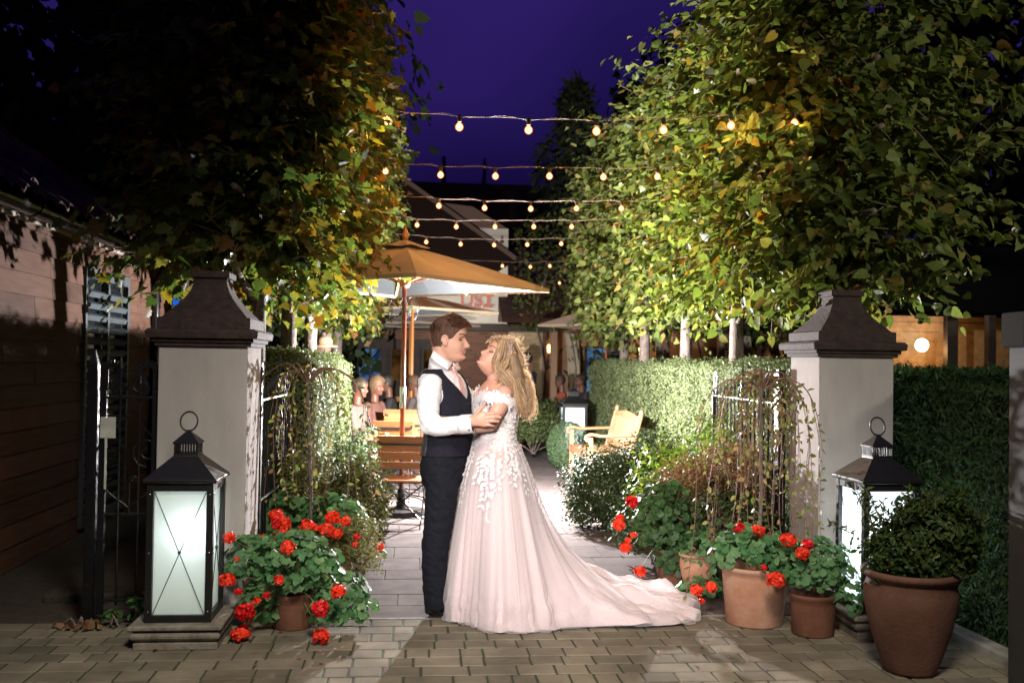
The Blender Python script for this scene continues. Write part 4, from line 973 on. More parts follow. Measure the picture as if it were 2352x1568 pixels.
# left group -------------------------------------------------------
pA = G(672, 1450); pA.y += .10; pA.x = W(672, 1420, pA.y).x
geranium(pA, 'front left potted red geranium spilling over its small terracotta pot', (.125, .20, TERRA_D, False, .8), [(0, 0, .34, .27, .22, .20, 520), (-.24, .0, .36, .16, .14, .17, 200), (.27, .02, .20, .16, .13, .12, 110), (-.16, -.05, .14, .14, .09, .13, 130), (.22, -.04, .10, .12, .08, .10, 90), (.40, .0, .10, .10, .06, .07, 40)],
    [(523, 1333, 19, 5.55), (547, 1358, 9, 5.5), (590, 1380, 9, 5.42), (613, 1367, 9, 5.42), (563, 1405, 24, 5.38), (553, 1455, 22, 5.40), (735, 1398, 22, 5.40), (738, 1462, 20, 5.35), (777, 1358, 17, 5.45), (640, 1332, 12, 5.42), (661, 1258, 19, 5.55), (528, 1235, 14, 5.5), (545, 1283, 6, 5.5)], 3)
pB = G(765, 1345); geranium(pB+Vector((0, .1, 0)), 'back left potted red geranium in a pale pot beside the path', (.12, .26, TERRA, False, .8), [(-.02, 0, .42, .24, .20, .19, 420), (.08, 0, .22, .12, .1, .14, 80)],
    [(705, 1208, 18, 6.35), (728, 1212, 9, 6.3), (765, 1187, 17, 6.4), (750, 1217, 18, 6.25), (775, 1225, 13, 6.2), (793, 1198, 12, 6.4), (820, 1232, 8, 6.4), (816, 1250, 7, 6.3)], 4)
pC = G(632, 1345); geranium(pC+Vector((0, .15, 0)), 'tall left potted red geranium by the gate hinge post', (.13, .26, TERRA_D, False, .8), [(0, 0, .42, .20, .18, .22, 300)],
    [(634, 1183, 16, 6.3), (652, 1198, 15, 6.2), (636, 1203, 14, 6.2), (603, 1234, 10, 6.3), (634, 1232, 9, 6.1), (655, 1212, 12, 6.2), (648, 1222, 7, 6.1)], 5)
geranium(G(862, 1290), 'small low red flowering plant at the left path edge', None, [(0, 0, .06, .07, .06, .06, 24)], [(869, 1256, 13, 7.0)], 6, leaf=.035, cat='flower', name='flowering_plant')
# right group ------------------------------------------------------
pD = G(1732, 1446); pD.y += .17; pD.x = W(1732, 1400, pD.y).x
geranium(pD, 'red geranium in the large pale terracotta pot beneath the weeping tree', (.20, .345, TERRA, False, .8), [(-.05, 0, .43, .20, .17, .14, 260), (.14, -.03, .36, .12, .1, .16, 110)],
    [(1697, 1213, 14, 5.95), (1743, 1220, 15, 5.9), (1735, 1213, 8, 5.8), (1781, 1332, 22, 5.6), (1754, 1303, 8, 5.7)], 7)
pE = G(1867, 1468); pE.y += .12; pE.x = W(1867, 1400, pE.y).x
geranium(pE, 'red geranium in the small dark pot between the pale pot and right lantern', (.132, .235, TERRA_D, False, .84), [(0, 0, .37, .23, .17, .17, 480), (.18, -.04, .22, .12, .1, .13, 90)],
    [(1812, 1240, 17, 5.62), (1796, 1236, 7, 5.6), (1855, 1250, 14, 5.62), (1843, 1270, 15, 5.55)], 8, leaf=.05)
pF = G(1556, 1345); geranium(pF+Vector((0, .12, 0)), 'tall red geranium in red clay pot at the right path edge, behind the train', (.14, .24, TERRA_D, False, .8), [(-.09, 0, .42, .20, .20, .30, 620), (.02, -.06, .2, .18, .12, .20, 300)],
    [(1452, 1152, 15, 6.75), (1422, 1205, 15, 6.7), (1424, 1190, 10, 6.7), (1437, 1258, 14, 6.6), (1443, 1240, 7, 6.6), (1470, 1312, 14, 6.5), (1455, 1228, 7, 6.7)], 9, leaf=.05, gm=leafmat('geranium_leaf_dark', [(.03, .07, .025), (.06, .12, .04)], .2, .5))
pG = G(1608, 1372); geranium(pG+Vector((0, .12, 0)), 'pale lumpy clay pot with trailing leaves and low red blooms by the train end', (.12, .27, TERRA, True), [(.04, -.03, .28, .14, .11, .16, 150), (.0, -.12, .06, .18, .08, .07, 120)], [(1600, 1356, 16, 6.02), (1633, 1348, 13, 6.05), (1612, 1380, 7, 6.0)], 10, leaf=.045)
BUSH = leafmat('potted_bush_leaf', [(.012, .03, .008), (.03, .055, .012), (.07, .09, .02)], .2, .5)
# big urn with bush
pU = G(2090, 1562); pU.y += .15; pU.x = W(2090, 1500, pU.y).x
tu = geranium(pU, 'big dark terracotta urn at lower right holding a dense dark bush', (.235, .515, mat('urn_clay', (.085, .032, .018), .8, col2=(.13, .06, .038), vscale=4, bump=.3, bscale=50), True), None, (), 11, cat='potted shrub', name='potted_shrub')
def shrub_mesh(t, blobs, m, leaf, kind, seed, low=-.6, shell=.4, up=.5, stems=10, lump=.3, jit=.5, nrm_up=.3):
    rr = np.random.default_rng(seed); P = []; v = []
    for (cx, cy, cz, rx, ry, rz, k) in blobs:
        p_, v_ = blob_points(k, rx, ry, rz, rr, low=low, shell=shell, seed=seed, lump=lump); P.append(p_+[cx, cy, cz]); v.append(v_)
    P = np.concatenate(P); v = np.concatenate(v); P[:, 2] = np.maximum(P[:, 2], .015)
    o = leaf_mesh('foliage', m, t, P, v+[0, 0, nrm_up], v*.7+[0, 0, up]+rr.normal(0, .3, v.shape), rr.uniform(.65, 1.2, len(P))*leaf, kind, jit)
    s = MB(); b0 = blobs[0]
    for i in range(stems):
        e = Vector(P[int(len(P)*i/stems)]); s.tube(catmull([(b0[0]*.9+rr.normal(0, .02), b0[1]*.9, max(0, b0[2]-b0[5]*.98)), (e.x*.5+b0[0]*.5, e.y*.5+b0[1]*.5, e.z*.6+.05), e], 3), .006, 5, cap=False)
    s.build('branches', BARK, t); return o
def shrub(name, label, loc, blobs, m, leaf, kind, seed, cat='shrub', **k):
    t = thing(name, label, cat, loc, 0); shrub_mesh(t, blobs, m, leaf, kind, seed, **k); return t
shrub_mesh(tu, [(.10, 0, .67, .23, .2, .21, 7500), (-.12, -.02, .59, .12, .13, .12, 1500), (.20, 0, .60, .14, .15, .16, 2600), (.02, 0, .56, .2, .18, .09, 1400)], BUSH, .034, 'small', 31, lump=.6, low=-.8, shell=.3, up=.6)
# loose sprigs on the left of the urn
rr = np.random.default_rng(5); P = []; Dd = []; s = MB()
for k in range(16):
    a = Vector((.12+rr.uniform(-.15, .15), rr.uniform(-.1, .05), .62)); b = a+Vector((rr.uniform(-.16, .16), rr.uniform(-.08, .05), rr.uniform(.14, .30))); c_ = catmull([a, (a+b)/2+Vector((rr.uniform(-.03, .03), 0, .02)), b], 7); s.tube(c_, .002, 4, cap=False)
    for q_ in c_[4:]:
        for e in range(4): P.append(np.array(q_)); Dd.append(rr.normal(0, 1, 3)+[0, 0, .8])
for k in range(15):
    a = Vector((-.1+rr.uniform(-.08, .1), rr.uniform(-.08, .05), .56)); b = a+Vector((rr.uniform(-.24, .12), rr.uniform(-.08, .05), rr.uniform(.14, .44))); c_ = catmull([a, (a+b)/2+Vector((rr.uniform(-.03, .03), 0, .03)), b], 7); s.tube(c_, .0025, 4, cap=False)
    for q_ in c_[3:]:
        for e in range(3): P.append(np.array(q_)); Dd.append(rr.normal(0, 1, 3)+[0, 0, .6])
leaf_mesh('sprigs', BUSH, tu, P, rr.normal(0, 1, (len(P), 3)), Dd, rr.uniform(.03, .055, len(P)), 'long', .3); s.build('sprig_stems', BARK, tu)
# shrubs -----------------------------------------------------------
YEW = leafmat('dark_green_leaf', [(.018, .034, .011), (.038, .062, .02), (.07, .10, .04)], .1, .6)
JUN = leafmat('juniper_leaf', [(.03, .05, .016), (.07, .095, .03), (.12, .14, .05)], .25, .5)
BOX = leafmat('boxwood_leaf', [(.08, .14, .06), (.12, .19, .09)], .2, .5)
CHO = leafmat('yellow_green_leaf', [(.05, .11, .025), (.11, .19, .035), (.27, .31, .06), (.06, .12, .025)], .3, .4)
BRN = leafmat('brown_leaf', [(.12, .045, .02), (.22, .10, .05), (.30, .18, .11), (.10, .09, .03)], .25, .5)
DIM = leafmat('dull_leaf', [(.035, .045, .014), (.08, .09, .03), (.12, .10, .045)], .25, .5)
FEA = leafmat('feathery_leaf', [(.10, .12, .035), (.19, .19, .07), (.26, .22, .11)], .3, .5)
WHF = leafmat('white_flower_leaf', [(.06, .12, .04), (.12, .19, .08), (.4, .45, .36)], .3, .5)
def base(px, py): p = G(px, py); return p
p = base(1378, 1225); shrub('dark_evergreen_shrub', 'dense dark evergreen shrub at the right edge of the slab path', p+Vector((.10, .30, 0)), [(0, 0, .34, .46, .40, .42, 10000), (.42, .0, .44, .42, .36, .44, 8000), (.55, -.40, .32, .36, .3, .36, 5500)], YEW, .034, 'small', 41, low=-.9)
p = base(1470, 1330); shrub('low_dark_shrub', 'low dark shrub below the yellow green bush', p+Vector((.20, .55, 0)), [(0, 0, .26, .36, .3, .30, 2400)], YEW, .042, 'small', 42)
p = W(1580, 1080, 8.1); shrub('choisya', 'bright yellow green bush in front of the right hedge', (p.x, p.y, 0), [(-.12, 0, .64, .34, .3, .30, 900), (.22, .1, .86, .27, .25, .28, 620), (-.28, .0, .42, .22, .2, .25, 350)], CHO, .075, 'long', 43, shell=.5, lump=.4, jit=.35, up=.3)
p = W(1585, 1150, 7.35); shrub('brown_leaved_shrub', 'rusty brown leaved shrub beside the weeping tree at right', (p.x, p.y, 0), [(0, 0, .52, .32, .28, .32, 6000), (.32, .05, .70, .30, .3, .26, 4200), (.25, 0, .4, .25, .25, .25, 2500)], BRN, .026, 'small', 44, jit=.6)
p = W(1662, 1200, 7.1); shrub('dark_shrub', 'dark shrub low behind the pots under the right gate', (p.x, p.y, 0), [(0, 0, .35, .45, .35, .36, 2600)], YEW, .045, 'small', 45)
p = base(1225, 1062); shrub('juniper', 'loose juniper bush far right of the bride, left of the clipped ball', p+Vector((.0, .5, 0)), [(0, 0, .50, .42, .4, .42, 3600), (.28, .2, .42, .28, .4, .34, 1700), (-.2, .4, .4, .3, .3, .35, 900)], JUN, .075, 'long', 46, lump=.4, up=.9)
p = W(1304, 1000, 14.3); p.z = 0; shrub('clipped_box_ball', 'clipped pale green box ball left of the slatted bench', p, [(0, 0, .33, .30, .30, .36, 9000)], BOX, .022, 'small', 47, lump=.05, shell=.85, low=-.8)
p = W(1255, 940, 17.5); shrub('dark_border_shrub', 'dark border shrubs behind the small far lantern', (p.x, p.y, 0), [(0, 0, .5, 1.1, .4, .42, 3600), (.6, .5, .5, .7, .4, .42, 2000)], YEW, .06, 'small', 48)
# left shrubs
p = W(700, 1075, 7.4); shrub('brown_climber', 'tangled olive brown shrub filling the left bed under the weeping tree', (p.x, p.y, 0), [(0, 0, .52, .36, .36, .34, 3600), (-.2, -.2, .42, .22, .3, .36, 1800)], DIM, .05, 'long', 51, lump=.4)
p = W(822, 1130, 7.7); shrub('dark_round_shrub', 'dark round shrub left of the nearest folding chair', (p.x, p.y, 0), [(0, 0, .40, .27, .3, .37, 3600)], DIM, .04, 'small', 52)
p = W(826, 1290, 6.65); shrub('feathery_shrub', 'feathery yellowish shrub at the left path edge behind red geraniums', (p.x, p.y, 0), [(0, 0, .27, .15, .2, .27, 2400), (-.1, .1, .3, .16, .2, .25, 1000)], FEA, .032, 'long', 53, lump=.35, up=.2)
p = W(835, 1010, 9.6); shrub('white_flowering_shrub', 'light green shrub with tiny white flowers beside the teak table', (p.x, p.y, 0), [(0, 0, .48, .30, .5, .42, 3800)], WHF, .035, 'small', 54)
pp = MB(); pp.lathe([(0, 0), (.10, 0), (.14, .2), (.15, .2), (.15, .24), (.13, .24), (.01, .2)], 24); q_ = G(812, 1245); o = pp.build('clay_pot', TERRA, None, smooth=True, loc=(q_.x, q_.y+.25, 0)); tag(o, 'clay pot half hidden under the dark round shrub', 'pot')
# small weeds by the left lantern
WEED = leafmat('weed_leaf', [(.08, .20, .05), (.14, .28, .08)], .3, .5)
q_ = G(312, 1438); shrub('weed', 'small green weed growing beside the left lantern plinth', q_, [(.0, 0, .10, .05, .04, .10, 40)], WEED, .05, 'small', 55, cat='weed', stems=3)
q_ = G(255, 1440); shrub('weed', 'low weed with two round leaves below the side gate', q_, [(.0, 0, .05, .05, .03, .05, 14)], WEED, .05, 'lime', 56, cat='weed', stems=2)
q_ = G(178, 1448); shrub('dry_leaf_litter', 'dry brown leaf litter at the foot of the timber wall side gate', q_, [(.0, .02, .02, .14, .05, .03, 26)], BRN, .045, 'lime', 57, cat='leaf litter', stems=2)
# ---- weeping standards
def weeping(loc, ht, label, seed, reach=.42, nb=15, lean=(0, 0), leafm=None, berries=True, drop=(.4, .95), nl=1.0, px_scale=1):
    t = thing('weeping_tree', label, 'tree', loc, 0, 'weeping standards beside the gate'); rr = random.Random(seed)
    tr = MB(); top = Vector((lean[0], lean[1], ht)); tr.tube(catmull([(0, 0, .05), (lean[0]*.2+.01, 0, ht*.4), (lean[0]*.6, lean[1]*.5, ht*.75), top], 5), .0115, 8); tr.build('trunk', BARK, t, smooth=True)
    b = MB(); P = []; N = []; Dd = []; bp = []
    for k in range(nb):
        a = 2*math.pi*k/nb+rr.uniform(-.3, .3); rc = reach*rr.uniform(.45, 1.1); hx, hy = math.cos(a), math.sin(a)*.8; dr = rr.uniform(*drop)
        pts = [top+Vector((0, 0, -.05)), top+Vector((hx*rc*.35, hy*rc*.35, rr.uniform(.02, .09))), top+Vector((hx*rc*.8, hy*rc*.8, -.04)), top+Vector((hx*rc*1.05, hy*rc*1.05, -.28*rr.uniform(.7, 1.2))), top+Vector((hx*rc*1.12+rr.uniform(-.04, .04), hy*rc*1.1, -.3-dr*.6)), top+Vector((hx*rc*1.05+rr.uniform(-.08, .08), hy*rc*1.05, -.35-dr))]
        c_ = catmull(pts, 7); b.tube(c_, [.0065]*8+[.004]*9+[.0022]*(len(c_)-17), 5, cap=False)
        for q_ in range(2):
            i0 = rr.randint(10, 22); s_ = c_[i0]; e = s_+Vector((rr.uniform(-.10, .10), rr.uniform(-.1, .1), -rr.uniform(.25, .6))); c2 = catmull([s_, (s_+e)/2+Vector((rr.uniform(-.03, .03), 0, 0)), e], 6); b.tube(c2, .0018, 4, cap=False)
            for w_ in c2[2:]:
                if rr.random() < .5*nl: P.append(w_); Dd.append((rr.gauss(0, .5), rr.gauss(0, .5), -.8)); N.append((rr.gauss(0, 1), -.6, rr.gauss(.3, .5)))
        for i, w_ in enumerate(c_[9:]):
            if rr.random() < .75*nl: P.append(w_); Dd.append((hx+rr.gauss(0, .7), hy+rr.gauss(0, .7), -.7)); N.append((rr.gauss(0, 1), -.6, rr.gauss(.4, .5)))
            if berries and rr.random() < .4: bp.append(w_+Vector((rr.gauss(0, .012), rr.gauss(0, .012), -.01)))
    b.build('branches', TWIG_R, t); leaf_mesh('leaves', leafm, t, [tuple(x) for x in P], N, Dd, rng.uniform(.030, .055, len(P)), 'small', .3)
    if bp:
        m_ = MB()
        for q_ in bp: m_.ell(q_, .006, 6, 5)
        ck = m_.build('catkins', mat('catkin', (.32, .12, .12), .6, var=.3) if 'catkin' not in bpy.data.materials else bpy.data.materials['catkin'], t)
        ck['kind'] = 'stuff'
    return t
TWIG_R = mat('weeping_twig', (.20, .12, .08), .6, var=.3)
WLF = leafmat('weeping_leaf', [(.08, .12, .03), (.16, .18, .05), (.26, .23, .10), (.20, .11, .05)], .35, .5)
pw = W(1742, 1290, 6.15); weeping((pw.x, pw.y, .2), W(1745, 880, 6.2).z-.2, 'weeping tree with reddish twigs rising from the pale pot at right', 61, .34, 20, (.01, 0), WLF, drop=(.45, 1.0))
pw = W(712, 1240, 6.75); weeping((pw.x, pw.y, 0), W(697, 862, 6.75).z, 'leafy weeping tree on a thin leaning stem at left', 62, .42, 13, (-.04, 0), WLF, berries=False, drop=(.25, .7), nl=.8)
# fallen petals and litter on the paving (uncountable specks)
rr = np.random.default_rng(77); n = 60; P = [];
for i in range(n):
    q_ = G(rr.choice([620, 1560])+rr.normal(0, 130), rr.uniform(1320, 1540)); P.append((q_.x, q_.y, .006))
o = leaf_mesh('fallen_petals', REDP, None, P[:22], np.tile([0, 0, 1.], (22, 1)), rr.normal(0, 1, (22, 3))*[1, 1, 0], .012, 'petal', .1); tag(o, kind='stuff')
o = leaf_mesh('fallen_leaves', BRN, None, P[22:], np.tile([0, 0, 1.], (38, 1)), rr.normal(0, 1, (38, 3))*[1, 1, 0], .022, 'lime', .15); tag(o, kind='stuff')
# ================================================================ people
def skinmat(name, col, rough=.45):
    return mat(name, col, rough, var=.07, vscale=14, sss=.12, spec=.4, bump=.08, bscale=220)
SK_G = skinmat('skin_groom', (.60, .33, .24)); SK_B = skinmat('skin_bride', (.60, .32, .235), .46)
SHIRT = mat('white_shirt', (.74, .73, .75), .8, bump=.15, bscale=9, stretch=(1, 1, 2.2), sheen=.2)
VEST = mat('navy_waistcoat', (.013, .012, .021), .85, var=.25, vscale=60, bump=.25, bscale=260, spec=.2)
SATIN = mat('charcoal_satin', (.05, .05, .055), .38, bump=.25, bscale=14)
TROU = mat('navy_trousers', (.007, .008, .013), .85, var=.2, vscale=50, bump=.35, bscale=12, spec=.2)
TIE = mat('pink_tie', (.62, .40, .38), .45, var=.08)
SHOE = mat('black_shoe', (.006, .006, .007), .18, spec=.6)
HAIR_G = leafmat('brown_hair', [(.05, .022, .012), (.11, .05, .026), (.16, .078, .04)], .4, .4)
HAIR_G2 = mat('short_brown_hair', (.085, .038, .021), .7, var=.4, vscale=60, stretch=(1, 1, .3), bump=.6, bscale=200)
HAIR_B = leafmat('blonde_hair', [(.33, .22, .13), (.55, .41, .265), (.74, .60, .43), (.42, .285, .17)], .55, .35)
HAIR_B2 = mat('blonde_hair_base', (.24, .15, .085), .5, var=.35, vscale=90, stretch=(1, 1, .2), bump=.5, bscale=200)
LIP = mat('lip', (.52, .17, .14), .35); LIPB = mat('lip_pink', (.60, .20, .19), .25); BROW = mat('brow', (.09, .045, .025), .8); LASH = mat('lash', (.012, .008, .008), .7)
def interp(xs, ys, x): return float(np.interp(x, xs, ys))
def smooth_tab(tab):
    xs = [t[0] for t in tab]; ys = [t[1] for t in tab]
    def f(z):
        return sum(float(np.interp(z+d, xs, ys))*w_ for d, w_ in ((-.006, .2), (-.003, .2), (0, .2), (.003, .2), (.006, .2)))
    return f
class Head:
    """x forward, y to the left, z up; origin at eye level on the ear axis"""
    def __init__(s, fem=False, s_=1.0):
        s.k = s_; s.fem = fem
        s.F = smooth_tab([(-.125, .022 if fem else .050), (-.118, .052 if fem else .074), (-.108, .080 if fem else .084), (-.098, .087), (-.085, .082), (-.078, .082), (-.07, .087), (-.058, .088), (-.048, .087), (-.03, .084), (0, .082), (.012, .087), (.022, .093), (.04, .095), (.065, .090), (.085, .074), (.102, .052), (.113, .028), (.119, .0)])
        s.B = smooth_tab([(-.125, .03), (-.11, .045), (-.09, .058), (-.06, .075), (-.03, .090), (0, .100), (.03, .104), (.06, .098), (.085, .080), (.102, .057), (.113, .03), (.119, .0)])
        kk = .91 if fem else 1.0
        s.Wd = smooth_tab([(-.125, .012 if fem else .020), (-.118, .022 if fem else .032), (-.105, .036 if fem else .044), (-.09, .045 if fem else .052), (-.07, .060*kk), (-.05, .065*kk), (-.02, .070), (0, .072), (.03, .075), (.06, .073), (.085, .062), (.102, .045), (.113, .025), (.119, .0)])
    def pt(s, z, a, off=0.0):
        F, B, Wd = s.F(z), s.B(z), s.Wd(z); c, sn = math.cos(a), math.sin(a)
        # jaw: widest behind the middle
        e = .86 if c > 0 else 1.0
        x = (F if c > 0 else B)*math.copysign(abs(c)**e, c); y = Wd*math.copysign(abs(sn)**(.92), sn)
        if c > 0:
            g = lambda u, w_: math.exp(-(u/w_)**2)
            # nose
            nz_ = interp([-.056, -.050, -.044, -.036, -.025, -.01, .004, .016], [0, .008, .019, .024, .019, .012, .005, 0], z) * (1.12 if s.fem else 1.32)
            wn = interp([-.056, -.044, -.03, 0], [.016, .015, .011, .009], z); x += nz_*g(y, wn)
            # eye sockets, brows, cheeks
            for sy in (-1, 1):
                x -= .013*g(y-sy*.031, .014)*g(z+.001, .011); x += .0035*g(y-sy*.031, .011)*g(z+.001, .007)
                x += .0050*g(y-sy*.03, .02)*g(z-.019, .007)
                r = .005*g(y-sy*.045, .018)*g(z+.038, .020); x += r; y += sy*r*.6
            # lips and chin
            lk = 1.0 if s.fem else .9; x += lk*(.0055*g(y, .020)*g(z+.064, .0048)+.0060*g(y, .018)*g(z+.0745, .0048))-.005*g(y, .023)*g(z+.0690, .0026)
            x -= .0045*g(y, .022)*g(z+.085, .005); x += .008*g(y, .020)*g(z+.102, .010)
            x -= .0025*g(y, .006)*g(z+.056, .004)
        d = Vector((x, y, z*.9)).normalized()*off
        return (Vector((x, y, z))+d)*s.k
    def mesh(s, mb, T, nz_=64, na=72):
        rr = []
        for i in range(nz_+1):
            z = -.124+.2425*i/nz_; rr.append([T @ s.pt(z, 2*math.pi*j/na) for j in range(na)])
        mb.rings(rr)
        for sy in (-1, 1):   # ears
            R_ = T.to_3x3(); er = MB()
            c = T @ (Vector((-.008, sy*.074, -.012))*s.k)
            mb.ell(c, (.015*s.k, .0035*s.k, .029*s.k), 14, 10, R_ @ Euler((sy*R(-8), R(12), sy*R(-22))).to_matrix())
            mb.ell(T @ (Vector((-.002, sy*.072, -.034))*s.k), (.009*s.k, .006*s.k, .010*s.k), 10, 8, R_)
            pts = [T @ (Vector((-.010+.017*math.cos(q_), sy*(.079+.003*math.sin(q_)), -.010+.027*math.sin(q_)))*s.k) for q_ in [R(-60+28*i) for i in range(10)]]
            mb.tube(pts, .0044*s.k, 6)
    def patch(s, name, parent, T, m, za, aw, off=.0015, n=10, smooth=True):
        """za(t)->(zc, half height), angle range aw=(a0,a1)"""
        rr = []
        for i in range(n+1):
            t = i/n; a = aw[0]+(aw[1]-aw[0])*t; zc, hh = za(t); rr.append([T @ s.pt(zc+hh*q_, a, off*(1-.6*abs(q_))) for q_ in (-1, -.5, 0, .5, 1)])
        mb = MB(); mb.rings(rr, cap=False, closed=False); return mb.build(name, m, parent, smooth=smooth)
def ribbon(mb, pts, rs, nrm):
    b = len(mb.v); k = len(pts)
    for i, p in enumerate(pts):
        t = pts[min(i+1, k-1)]-pts[max(i-1, 0)]; x = t.cross(nrm)
        x = x.normalized() if x.length > 1e-9 else Vector((1, 0, 0)); mb.v.append(tuple(p-x*rs[i])); mb.v.append(tuple(p+x*rs[i]))
    for i in range(k-1): a = b+2*i; mb.f.append((a, a+1, a+3, a+2))
def strands(name, m, parent, guides, n, r, rr, spread=.012, wave=.0, wfreq=3, taper=.35, seg=6, ns=5):
    mb = MB()
    for k in range(n):
        g_ = guides[k % len(guides)]; lock = (k // len(guides)) % 9
        lr = np.random.default_rng(1000+lock*17+(k % len(guides))*5); lo = Vector(lr.normal(0, spread*.8, 3)); ph = lr.uniform(0, 6.28)
        off = lo+Vector(rr.normal(0, spread*.35, 3)); wv = wave*rr.uniform(.8, 1.2); c = catmull(g_, seg); L_ = len(c); e = Vector(rr.normal(0, spread*.35, 3))
        pts = []
        for i, p in enumerate(c):
            f = i/(L_-1); a = wv*min(1, f*2)*(.6+1.0*f)
            pts.append(p+off*(.25+.75*min(1, f*3))+e*f+Vector((math.sin(f*wfreq*6.28+ph), math.cos(f*wfreq*6.28+ph)*.8, math.cos(f*wfreq*6.28+ph)*.45))*a)
        ln = rr.uniform(.78, 1.0); pts = pts[:max(3, int(L_*ln))]; q_ = len(pts)
        ribbon(mb, pts, [r*(1-(1-taper)*(i/(q_-1))**2) for i in range(q_)], Vector(rr.normal(0, .6, 3))+Vector((0, -1, .2)))
    return mb.build(name, m, parent, smooth=True)
def eloft(mb, rows, n=36, cap=True, fn=None):
    """rows (center, rx, ry, rotz)"""
    rr = []
    for i, (c, rx, ry, rz) in enumerate(rows):
        ring = []
        for j in range(n):
            a = 2*math.pi*j/n; x, y = rx*math.cos(a), ry*math.sin(a); k = 1.0
            if fn: k = fn(i/(len(rows)-1), a)
            ring.append(Vector((c[0]+(x*math.cos(rz)-y*math.sin(rz))*k, c[1]+(x*math.sin(rz)+y*math.cos(rz))*k, c[2])))
        rr.append(ring)
    mb.rings(rr, cap); return rr
def dens(rows, k):
    out = []
    A = np.array([[*r[0], r[1], r[2], r[3]] for r in rows]); n = len(A); t = np.arange(n)
    def cm(u):
        i = min(int(u), n-2); f = u-i; P0 = A[max(i-1, 0)]; P1 = A[i]; P2 = A[i+1]; P3 = A[min(i+2, n-1)]
        return .5*((2*P1)+(P2-P0)*f+(2*P0-5*P1+4*P2-P3)*f*f+(3*P1-P0-3*P2+P3)*f**3)
    for u in np.linspace(0, n-1, (n-1)*k+1): r = cm(u); out.append((Vector(r[:3]), r[3], r[4], r[5]))
    return out
def wrinkle(o, strength, size, kind='CLOUDS', st=None):
    tx = bpy.data.textures.new(o.name+'_folds', kind); tx.noise_scale = size
    md = o.modifiers.new('folds', 'DISPLACE'); md.texture = tx; md.strength = strength; md.mid_level = .5
    return o
def folds(o, strength, size, ang, scl):
    e = bpy.data.objects.new('fold_direction', None); COL.objects.link(e); e.parent = o; e.rotation_euler = (0, ang, 0); e.scale = (1/scl[0], 1/scl[1], 1/scl[2]); e.location = (.3, .1, .2)
    tx = bpy.data.textures.new(o.name+'_folds', 'CLOUDS'); tx.noise_scale = size; tx.noise_depth = 1
    md = o.modifiers.new('folds', 'DISPLACE'); md.texture = tx; md.texture_coords = 'OBJECT'; md.texture_coords_object = e; md.strength = strength; md.mid_level = .5
hrr = np.random.default_rng(101)
# ---------------------------------------------------------------- groom
gm = lambda px, py, dy=0.0: W(px, py, 6.0+dy)
ps = 6.0/FPX
HG = Head(False, 1.10)
TG = Matrix.Translation(gm(1033, 778, .0)) @ Euler((0, R(1), R(-10))).to_matrix().to_4x4()
body = MB(); HG.mesh(body, TG)
neckb = gm(1013, 842, .0)
body.tube([gm(1013, 796, .0), gm(1014, 815, .0), gm(1011, 832, 0), gm(1011, 858, 0)], [(.060, .058), (.056, .056), (.060, .062), (.075, .085)], 20)
body.cone(gm(1042, 822, 0), .024, gm(1018, 812, 0), .05)
TZ = R(-25)
rows = [(gm(1012, 852), .07, .10, TZ), (gm(1013, 868), .095, .165, TZ), (gm(1018, 890), .115, .18, TZ), (gm(1024, 920), .122, .17, TZ), (gm(1028, 960), .115, .155, TZ), (gm(1029, 1000), .115, .15, TZ), (gm(1024, 1050), .12, .16, TZ)]
eloft(body, dens(rows, 3))
sh, el, wr = gm(992, 880, -.165), gm(990, 972, -.22), gm(1084, 970, -.275)
body.cone(sh, .052, el, .043); body.cone(el, .044, wr, .029)
# far arm round the bride
sh2, el2, wr2 = gm(1040, 880, .17), gm(1095, 945, .26), gm(1165, 950, .14)
body.cone(sh2, .05, el2, .04); body.cone(el2, .04, wr2, .028)
# legs (hidden under trousers, keep the figure whole)
for (hp, kn, an) in ((gm(1018, 1070, -.085), gm(1005, 1240, -.09), gm(1001, 1388, -.06)), (gm(1030, 1070, .09), gm(1022, 1240, .10), gm(1016, 1372, .13))):
    body.cone(hp, .075, kn, .05); body.cone(kn, .05, an, .035)
# near hand on the bride's arm: palm and five fingers
hd = -.318
body.tube([gm(1078, 968, hd+.02), gm(1088, 965, hd+.01), gm(1100, 962, hd), gm(1112, 962.5, hd), gm(1120, 963, hd)], [(.019, .030), (.018, .034), (.0165, .042), (.0145, .0455), (.011, .043)], 16)
def finger(mb, pts, r):
    pts = [gm(*p) for p in pts]; mb.tube(catmull(pts, 4), [r*(1.02 if i in (0, 4, 8) else .97)*(1-.18*i/(4*(len(pts)-1))) for i in range(4*(len(pts)-1)+1)], 12); mb.ell(pts[-1], r*.83, 10, 8)
for (y0, y1, x1, r) in ((950, 949, 1146, .0104), (959, 958, 1149, .0108), (967.8, 967.5, 1144, .0102), (976, 978, 1132, .0092)):
    finger(body, [(1110, y0, hd+.0), (1120, y0-.5, hd-.004), (1120+(x1-1120)*.5, (y0+y1)/2-.8, hd-.006), (x1, y1, hd+.006)], r)
finger(body, [(1090, 956, hd), (1099, 944, hd-.006), (1107, 935, hd-.004), (1113.5, 927, hd+.008)], .0122)
body.ell(gm(1101, 946, hd+.002), (.02, .012, .02)); body.ell(gm(1106, 951, hd+.002), (.018, .011, .014))
# far hand fingers, seen by the bride's back
for k in range(4):
    a = gm(1160, 940+k*9, .12); body.tube(catmull([a, gm(1176, 941+k*9, .06), gm(1184, 943+k*9, .0)], 4), .0095, 10)
body.tube([gm(1160, 935, .14), gm(1150, 925, .12), gm(1152, 915, .09)], .011, 10)
gr_ = body.remesh('person', SK_G, None, .0036, 2, .4)
tag(gr_, 'groom in white shirt, dark waistcoat and pink tie facing right, hand on the bride\'s arm', 'person')
